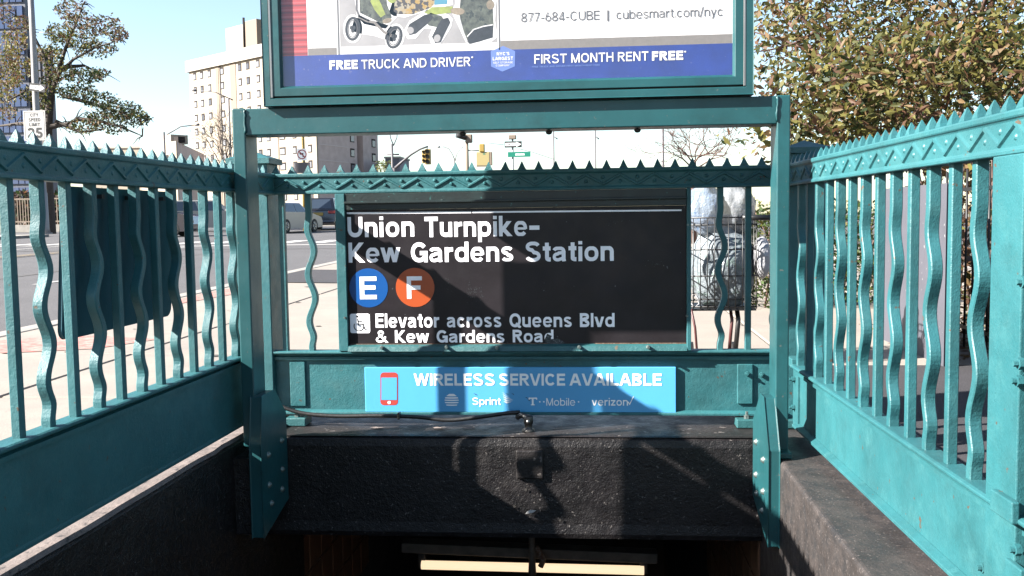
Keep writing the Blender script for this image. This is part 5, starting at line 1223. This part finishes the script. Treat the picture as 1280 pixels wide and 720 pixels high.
# lamp pole with signs at the left
Yp = 45.3; p = at(55, 268, Yp); O_ = Vector((p.x, Yp, gz(Yp) + .02))
t = thing('lamp_pole', 'grey street lamp pole at the left carrying a one way and a speed limit sign', 'lamp pole', tuple(O_))
MB().tube([(0, 0, 0), (0, 0, .25), (0, 0, 2.0), (0, 0, 2.02), tuple(at(46, 150, Yp) - O_), tuple(at(41, 40, Yp) - O_), tuple(at(37, -30, Yp) - O_)], [.26, .22, .20, .17, .155, .14, .13], 14).build('shaft', 'galv', t)
MB().tube([(0, 0, -.02), (0, 0, .06)], .34, 14, smooth=False).build('base_ring', 'galv', t)
cpos = at(46.5, 109.5, Yp - .25) - O_
sg = MB(); sg.box(-.40, .40, -.01, .01, -.19, .19); sg = sg.build('one_way_sign', 'black', t, tuple(cpos), rot=(0, R(8), 0))
flat('arrow', [(-.36, -.012, .09), (.14, -.012, .09), (.14, -.012, .15), (.37, -.012, 0), (.14, -.012, -.15), (.14, -.012, -.09), (-.36, -.012, -.09)], 'white', sg)
put_text('lettering', 'ONE WAY', -.32, .10, -.05, .10, 'black', sg, -.0125)
MB().tube([tuple(at(44, 40, Yp) - O_), tuple(at(66, 42, Yp) - O_)], .02, 6).build('side_arm', 'galv', t)
cpos = at(43.5, 157, Yp - .3) - O_
sg = MB(); sg.box(-.56, .56, -.01, .01, -.72, .72); sg = sg.build('speed_limit_sign', 'sign_face', t, tuple(cpos), bevel=.008)
mb = MB()
for a_, b_, c_, d_ in ((-.50, .50, .64, .66), (-.50, .50, -.66, -.64), (-.50, -.48, -.66, .66), (.48, .50, -.66, .66)): mb.add([(a_, -.0125, c_), (b_, -.0125, c_), (b_, -.0125, d_), (a_, -.0125, d_)], [(0, 1, 2, 3)])
mb.build('border_line', 'black', sg, fix=False)
put_text('lettering', 'CITY', -.20, .20, .43, .16, 'black', sg, -.013, .22, .2); put_text('lettering', 'SPEED', -.30, .30, .20, .16, 'black', sg, -.013, .22, .2); put_text('lettering', 'LIMIT', -.27, .27, -.03, .16, 'black', sg, -.013, .22, .2)
put_text('lettering', '25', -.38, .38, -.60, .50, 'black', sg, -.013, .22, .12)

def ground_pole(name, label, cat, px, Y, top_py, r_, m='dark_pole', group=None, z=None):
    p = at(px, 268, Y); O_ = Vector((p.x, Y, gz(Y) - .1)); t = thing(name, label, cat, tuple(O_), group=group)
    tp = at(px, top_py, Y) - O_; MB().tube([(0, 0, 0), (0, 0, tp.z * .5), (0, 0, tp.z)], [r_ * 1.3, r_, r_ * .8], 8).build('pole', m, t); return t, O_
def sig_head(t, O_, px, py, Y, w_, h_, m='signal_yellow', nlens=3, face=-1):
    p = at(px, py, Y) - O_; mb = MB(); mb.box(-w_/2, w_/2, -.15, .15, -h_/2, h_/2); hd = mb.build('signal_head', m, t, tuple(p), bevel=.03)
    for k in range(nlens):
        z = h_/2 - h_ * (k + .5) / nlens; MB().tube([(0, -.15, z), (0, -.17, z)], w_ * .36, 12, smooth=False).build('lens', 'black', hd)
        mb = MB(); q = [(w_*.42*math.cos(R(a_)), w_*.42*math.sin(R(a_)) + z) for a_ in range(0, 181, 20)]
        mb.add([(x, -.15, zz) for x, zz in q] + [(x, -.38, zz) for x, zz in q], [(i, i+1, len(q)+i+1, len(q)+i) for i in range(len(q) - 1)]); mb.build('visor', m, hd)
    return hd
Y = 60.0
t, O_ = ground_pole('double_lamp', 'thin lamp post with a crosspiece right of the apartment block', 'street lamp', 492, 62, 180, .09)
pole_to(t, 'crosspiece', 'dark_pole', [at(484, 193, 62), at(499, 193, 62)], .05, O_)
for a_, b_ in ((488, 172), (496, 172)): pole_to(t, 'lamp_arm', 'dark_pole', [at(492, 182, 62), at(a_, b_, 62), at(a_ - (492 - a_) * .4, 150, 62)], .035, O_)
t, O_ = ground_pole('traffic_signal', 'curved mast arm with a hanging yellow traffic signal', 'traffic signal', 494, Y, 210, .12)
pole_to(t, 'mast_arm', 'dark_pole', [at(494, 210, Y), at(503, 202, Y), at(514, 193, Y), at(525, 186.5, Y), at(535, 183, Y)], [.09, .08, .07, .06, .05], O_)
pole_to(t, 'hanger', 'dark_pole', [at(534, 183, Y), at(534, 188, Y)], .03, O_)
sig_head(t, O_, 535, 196, Y, .36, .95); h2 = sig_head(t, O_, 530.5, 196, Y + .1, .26, .8)
t, O_ = ground_pole('double_lamp', 'pale street lamp with two curved arms left of the signal pole', 'street lamp', 569, 75, 200, .09, 'galv')
for sgn, ex_, ey in ((-1, 549, 184), (1, 581, 185.5)):
    pole_to(t, 'lamp_arm', 'galv', [at(569, 201, 75), at(568 + sgn * 2.5, 193, 75), at(568 + sgn * 7, 186, 75), at((569 + ex_) / 2 + sgn * 4, 183.5, 75), at(ex_, ey - .5, 75)], .04, O_)
    pole_to(t, 'lamp_head', 'galv', [at(ex_ - sgn * 1, ey - .4, 75), at(ex_ + sgn * 3, ey, 75)], .08, O_)
t, O_ = ground_pole('signal_pole', 'signal pole with a black and tan head and a short side arm', 'traffic signal', 585, Y, 176, .13, 'tan_strip')
p = at(586, 173, Y) - O_; mb = MB(); mb.box(-.2, .22, -.15, .15, -.28, .25); mb.build('signal_head', 'tan_strip', t, tuple(p), bevel=.06)
p = at(577, 170.5, Y - .2) - O_; MB().tube([(-.28, -.2, .08), (.24, .1, -.08)], .17, 10).build('round_lamp', 'black', t, tuple(p))
pole_to(t, 'side_arm', 'dark_pole', [at(585, 188, Y), at(602, 188.5, Y)], .035, O_)
mb = MB(); mb.box(-.17, .17, -.13, .13, -.25, .25); mb.build('signal_head', 'signal_yellow', t, tuple(at(602.5, 185, Y) - O_), bevel=.05)
pole_to(t, 'wire', 'dark_pole', [at(602, 178, Y), at(630, 181, Y)], .015, O_)
p = at(604, 198.5, Y); t = thing('sign_box', 'cream yellow box with a brown edge hanging beside the signal pole', 'sign', tuple(p))
M['box_cream'] = mat('cream_yellow_panel', (0.52, 0.42, 0.18), .6)
mb = MB(); mb.box(-.42, .40, -.06, .06, -.42, .42); mb.build('panel', 'box_cream', t, bevel=.02)
mb = MB(); mb.box(.405, .55, -.05, .3, -.40, .42); mb.build('side_edge', 'tan_strip', t, bevel=.02); mb = MB(); mb.box(-.42, .40, -.07, .05, -.50, -.425); mb.build('lower_trim', 'tan_strip', t)
flat('green_mark', [(-.02, -.065, .26), (.16, -.065, .26), (.06, -.065, .36)], 'street_green', t)
MB().tube([(0, 0, .42), (0, 0, .62)], .03, 6).build('hanger', 'dark_pole', t)
Y = 46.0
t, O_ = ground_pole('sign_pole', 'pole in the middle with a ONE WAY arrow and a green street name sign', 'sign', 642, Y, 171, .055, 'galv')
mb = MB(); mb.box(-.2, .16, -.12, .12, -.1, .1); mb.build('lamp_head', 'tan_strip', t, tuple(at(641, 171.5, Y) - O_), bevel=.03)
p = at(641.5, 180.5, Y - .1) - O_; mb = MB(); mb.box(-.41, .41, -.01, .01, -.145, .145); sg = mb.build('one_way_sign', 'black', t, tuple(p), bevel=.004)
flat('arrow', [(-.37, -.012, .07), (.15, -.012, .07), (.15, -.012, .12), (.38, -.012, 0), (.15, -.012, -.12), (.15, -.012, -.07), (-.37, -.012, -.07)], 'white', sg)
put_text('lettering', 'ONE WAY', -.30, .12, -.04, .08, 'black', sg, -.0125)
p = at(649, 193, Y - .1) - O_; mb = MB(); mb.box(-.54, .54, -.01, .01, -.12, .12); sg = mb.build('street_name_sign', 'street_green', t, tuple(p), bevel=.004)
mb = MB()
for k in range(9): x = -.18 + .05 * k; mb.add([(x, -.013, -.05), (x + .03, -.013, -.05), (x + .03, -.013, .04 + .02 * (k % 2)), (x, -.013, .04)], [(0, 1, 2, 3)])
stuff(mb.build('small_print', 'white', sg, fix=False))
pole_to(t, 'wire', 'dark_pole', [at(649, 186, Y), at(665, 190, Y), at(692, 199, Y)], .012, O_)
for px, top, Y_, lb in ((693, 158, 62, 'plain thin pole between the street name sign and the bare tree, the left one'), (745, 158, 62, 'plain thin pole left of the bare tree, with a small bracket at its top'), (829, 160, 40, 'very thin pole standing in front of the bare tree')):
    t, O_ = ground_pole('utility_pole', lb, 'pole', px, Y_, top, .055, 'dark_pole')
    if px != 829: pole_to(t, 'bracket', 'dark_pole', [at(px, 171, Y_), at(px + 4, 174, Y_)], .04, O_)
# no left turn sign on its yellow pole
Y = 50.0; t, O_ = ground_pole('sign_pole', 'yellow pole with a round no left turn sign in front of the apartment block', 'sign', 381.5, Y, 160, .10, 'signal_yellow')
p = at(377.5, 193, Y - .2) - O_; mb = MB(); mb.box(-.27, .27, -.01, .01, -.31, .29); sg = mb.build('turn_sign', 'white', t, tuple(p), bevel=.005)
mb = MB(); n = 24
for k in range(n):
    a0, a1 = 2*math.pi*k/n, 2*math.pi*(k+1)/n; mb.add([(r_*math.cos(a_), -.012, r_*math.sin(a_)) for a_, r_ in ((a0, .20), (a1, .20), (a1, .255), (a0, .255))], [(0, 1, 2, 3)])
mb.add([(-.16, -.0125, .12), (-.12, -.0125, .16), (.16, -.0125, -.12), (.12, -.0125, -.16)], [(0, 1, 2, 3)]); mb.build('red_ring', 'red', sg, fix=False)
flat('turn_arrow', [(-.15, -.012, .04), (-.05, -.012, .12), (-.05, -.012, .07), (.08, -.012, .07), (.08, -.012, -.14), (.03, -.012, -.14), (.03, -.012, .02), (-.05, -.012, .02), (-.05, -.012, -.04)], 'black', sg)
mb = MB(); mb.box(-.40, .42, 0, .03, -.98, -.42); mb.build('backing_board', 'dark_pole', t, tuple(p))
# street lamp left of the apartment block, and a second one
for px, py, ax, ay, Y, lb in ((209, 165, 246, 156, 78, 'street lamp with a long arm over the low building'), (291, 122, 243, 113, 90, 'street lamp whose thin arm crosses the upper apartment windows')):
    t, O_ = ground_pole('street_lamp', lb, 'street lamp', px, Y, py, .10)
    pole_to(t, 'lamp_arm', 'dark_pole', [at(px, py + 3, Y), at(px + (ax - px) * .45, py + (ay - py) * .75, Y), at(ax, ay, Y)], [.06, .05, .04], O_)
    pole_to(t, 'lamp_head', 'dark_pole', [at(ax - (2 if ax > px else -2), ay, Y), at(ax + (3 if ax > px else -3), ay - .3, Y)], .11, O_)
# bare tree in front of the apartment block
Y = 70.0; b0 = at(283, 268, Y); O6 = Vector((b0.x, Y, gz(Y))); t = thing('bare_tree', 'small bare tree in front of the lower apartment windows', 'tree', tuple(O6))
MB().tube([(0, 0, 0), at(283, 215, Y) - O6], [.14, .10], 7).build('trunk', 'bark', t)
mb = MB()
for px, py in ((262, 158), (270, 150), (278, 146), (288, 148), (296, 160), (256, 172), (300, 175)):
    p = at(283 + rs.uniform(-2, 2), 212 + rs.uniform(-8, 8), Y) - O6; q = at(px, py, Y + rs.uniform(-1, 1)) - O6; twig(p, (q - p).normalized(), (q - p).length * .5, .05, 4)
stuff(mb.build('twigs', 'bark', t))
b0 = at(481, 268, 120); shr = shrub('far_shrub', 'green and yellow tree top right of the apartment block', 'tree', (b0.x, 120, gz(120)), [((b0.x - .9, b0.x + .9, 119, 121, 1, at(481, 201, 120).z), 900)], .35, [1, 0, 6], [2, 1, 1], 0, 31, 5, 'bark')

# iron fence and planting across the road at the left
Y = 57.0; x0, x1 = bear(-30, Y).x, bear(122, Y).x; zg = gz(Y)
t = thing('park_fence', 'grey iron fence along the far pavement at the left', 'fence', (x0, Y, zg))
mb = MB(); x = 0
while x < x1 - x0: mb.box(x, x + .05, -.02, .02, .3, 2.0); x += .17
stuff(mb.build('pickets', 'tan_strip', t)); mb = MB(); mb.box(0, x1 - x0, -.12, .12, -.1, .35); mb.build('stone_base', 'kerb', t)
for z in (.5, 1.9): mb = MB(); mb.box(0, x1 - x0, -.03, .03, z, z + .08); mb.build('fence_rail', 'tan_strip', t)
n_ = int((x1 - x0) / 2.4)
for k in range(n_ + 1): mb = MB(); mb.box(-.07, .07, -.07, .07, 0, 2.2); mb.build('fence_post', 'tan_strip', t, (k * 2.4, 0, 0))
shrub('dark_planting', 'dark bushes behind the iron fence at the left', 'shrub', (x0 + 5, Y + 3, zg), [((x0, x1 - 1, Y + 2, Y + 5, .8, 2.9), 3500)], .4, [4, 5, 3], [2, 1, 1], 0, 41, 10, 'bark')

# ------------------------------------------------------------------ cars
M['car_silver'] = mat('silver_car_paint', (0.24, 0.27, 0.34), .3, metal=.3, coat=.6)
M['car_black'] = mat('black_car_paint', (0.018, 0.016, 0.02), .2, coat=.8)
M['car_dark'] = mat('dark_purple_car_paint', (0.035, 0.028, 0.045), .2, coat=.8)
M['car_white'] = mat('pale_car_paint', (0.45, 0.44, 0.42), .3, coat=.5)
M['car_glass'] = mat('car_glass', (0.05, 0.07, 0.10), .08, spec=.8)
M['tail'] = mat('tail_lamp', (0.42, 0.03, 0.03), .25, coat=.5)
M['tyre'] = mat('tyre', (0.015, 0.015, 0.016), .8)
M['rim'] = mat('alloy_rim', (0.40, 0.40, 0.42), .3, metal=.7)
M['plate'] = mat('yellow_plate', (0.52, 0.36, 0.07), .5)
M['chrome'] = mat('chrome_trim', (0.5, 0.5, 0.5), .15, metal=1)
def car(name, label, loc, rz, paint, suv=False, L=4.6, Wd=.9):
    t = thing(name, label, 'car', loc, rz); h = L / 2; zr = 1.72 if suv else 1.46; zbelt = 1.08 if suv else .95
    def arch(cy, r_=.37): return [(cy + r_*math.cos(R(a_)), .33 + r_*math.sin(R(a_))) for a_ in range(0, 181, 20)]
    fw, rw = h - .85, -h + .85
    prof = [(h, .30), (h + .02, .55), (h - .10, .72 if not suv else .9), (h - .9, zbelt - .05 if suv else .88), (.6, zbelt)] + [(-h + (.25 if suv else .55), zbelt + .02), (-h + .05, zbelt - .02), (-h, .75), (-h - .03, .45), (-h, .28)]
    prof += [(rw - .39, .28)] + arch(rw)[::-1] + [(rw + .39, .26), (fw - .39, .26)] + arch(fw)[::-1] + [(fw + .39, .28)]
    MB().prism(prof, 'x', -Wd, Wd).build('body', paint, t, bevel=.05, seg=2)
    y0, y1, y2, y3 = (-h + .08, -h + .35, .25, 1.05) if suv else (-h + .50, -h + 1.15, .35, 1.15)
    def cab(b0, b1, t1, t0, wb, wt_, zt): return [(-wb, b0, zbelt - .03), (wb, b0, zbelt - .03), (wb, b1, zbelt - .03), (-wb, b1, zbelt - .03), (-wt_, t0, zt), (wt_, t0, zt), (wt_, t1, zt), (-wt_, t1, zt)]
    F6 = [(0, 3, 2, 1), (4, 5, 6, 7), (0, 1, 5, 4), (1, 2, 6, 5), (2, 3, 7, 6), (3, 0, 4, 7)]
    mb = MB(); mb.add(cab(y0, y3, y2, y1, Wd - .05, Wd - .22, zr), F6); mb.build('cabin', paint, t, bevel=.04)
    # windows stand just proud of the cabin sides
    def lerp(a, b, k): return tuple(a[i] + (b[i] - a[i]) * k for i in range(3))
    V = cab(y0, y3, y2, y1, Wd - .05, Wd - .22, zr)
    def panew(name, q, ins_u, ins_v, off):
        a, b, c_, d_ = q; n = (Vector(b) - Vector(a)).cross(Vector(d_) - Vector(a)).normalized() * off
        P = []
        for u, v in ((ins_u[0], ins_v[0]), (ins_u[1], ins_v[0]), (ins_u[1], ins_v[1]), (ins_u[0], ins_v[1])):
            P.append(Vector(lerp(lerp(a, b, u), lerp(d_, c_, u), v)) + n)
        mb = MB(); mb.add([tuple(p) for p in P] + [tuple(p - n * 1.5) for p in P], F6); mb.build(name, 'car_glass', t)
    panew('rear_window', (V[0], V[1], V[5], V[4]), (.1, .9), (.15, .88), .012)
    panew('windscreen', (V[2], V[3], V[7], V[6]), (.08, .92), (.1, .92), .012)
    for q in ((V[1], V[2], V[6], V[5]), (V[3], V[0], V[4], V[7])):
        panew('side_window', q, (.08, .47), (.14, .88), .012); panew('side_window', q, (.51, .90), (.14, .88), .012)
    for x in (-Wd + .22, Wd - .22):
        mb = MB(); mb.box(x - .2, x + .2, -h - .045, -h + .2, .72 if not suv else .88, .90 if not suv else 1.03); mb.build('tail_lamp', 'tail', t, bevel=.02)
        mb = MB(); mb.box(x - .17, x + .17, h - .12, h + .03, .60, .74); mb.build('head_lamp', 'chrome', t, bevel=.02)
    mb = MB(); mb.box(-.26, .26, -h - .055, -h - .02, .62 if not suv else .78, .78 if not suv else .94); mb.build('number_plate', 'plate', t)
    mb = MB(); mb.box(-Wd + .05, Wd - .05, -h - .06, -h + .1, .34, .50); mb.build('bumper', 'chrome' if suv else paint, t, bevel=.03)
    for y in (fw, rw):
        for s_ in (-1, 1):
            wt_ = MB().tube([(s_ * (Wd - .2), y, .33), (s_ * (Wd + .01), y, .33)], .335, 20, smooth=False).build('wheel', 'tyre', t)
            MB().tube([(s_ * (Wd + .0), y, .33), (s_ * (Wd + .02), y, .33)], .21, 10, smooth=False).build('rim', 'rim', wt_)
            for k in range(5):
                a_ = 2 * math.pi * k / 5; mb = MB(); mb.tube([(s_ * (Wd + .024), y, .33), (s_ * (Wd + .024), y + .19*math.cos(a_), .33 + .19*math.sin(a_))], .02, 4); mb.build('spoke', 'chrome', wt_)
    for s_ in (-1, 1): mb = MB(); mb.box(s_ * (Wd + .02) - .09, s_ * (Wd + .02) + .09, y3 - .35, y3 - .2, zbelt, zbelt + .14); mb.build('mirror', paint, t, bevel=.03)
    return t
def cz(y): return gz(y) - .105
car('parked_car', 'silver sedan turning away beyond the crosswalk, seen from the rear', (-15.25, 46.5, cz(46.5)), R(-10), 'car_silver')
car('parked_car', 'black sport utility car seen from behind with a yellow plate', (-14.75, 52.6, cz(52.6)), R(3), 'car_black', True, 4.7, .95)
car('parked_car', 'dark car whose front wheel shows right of the hung sheet', (-20.0, 41.5, cz(41.5)), R(-84), 'car_dark', True)
car('parked_car', 'pale sport utility car behind the left railing near the portal', (-21.2, 52.0, cz(52)), R(-65), 'car_white', True)

# repeats of a kind share a group
GROUPS = {'corner_post': 'corner posts of the far railing', 'anchor_plate': 'anchor plates at the feet of the portal', 'plastic_bag': 'bags on the shopping cart', 'parked_car': 'cars on the road at the left',
          'utility_pole': 'thin poles seen over the far railing', 'street_lamp': 'street lamps near the apartment block', 'double_lamp': 'twin lamps over the far railing', 'distant_building': 'distant buildings',
          'apartment_block': 'apartment blocks at the left', 'bare_tree': 'bare trees', 'railing': 'railings round the stair', 'stair_wall': 'walls beside the stair', 'sign_pole': 'poles with traffic signs'}
for o in list(C.objects):
    k = o.name.split('.')[0]
    if o.parent is None and k in GROUPS and 'label' in o and 'group' not in o: o['group'] = GROUPS[k]
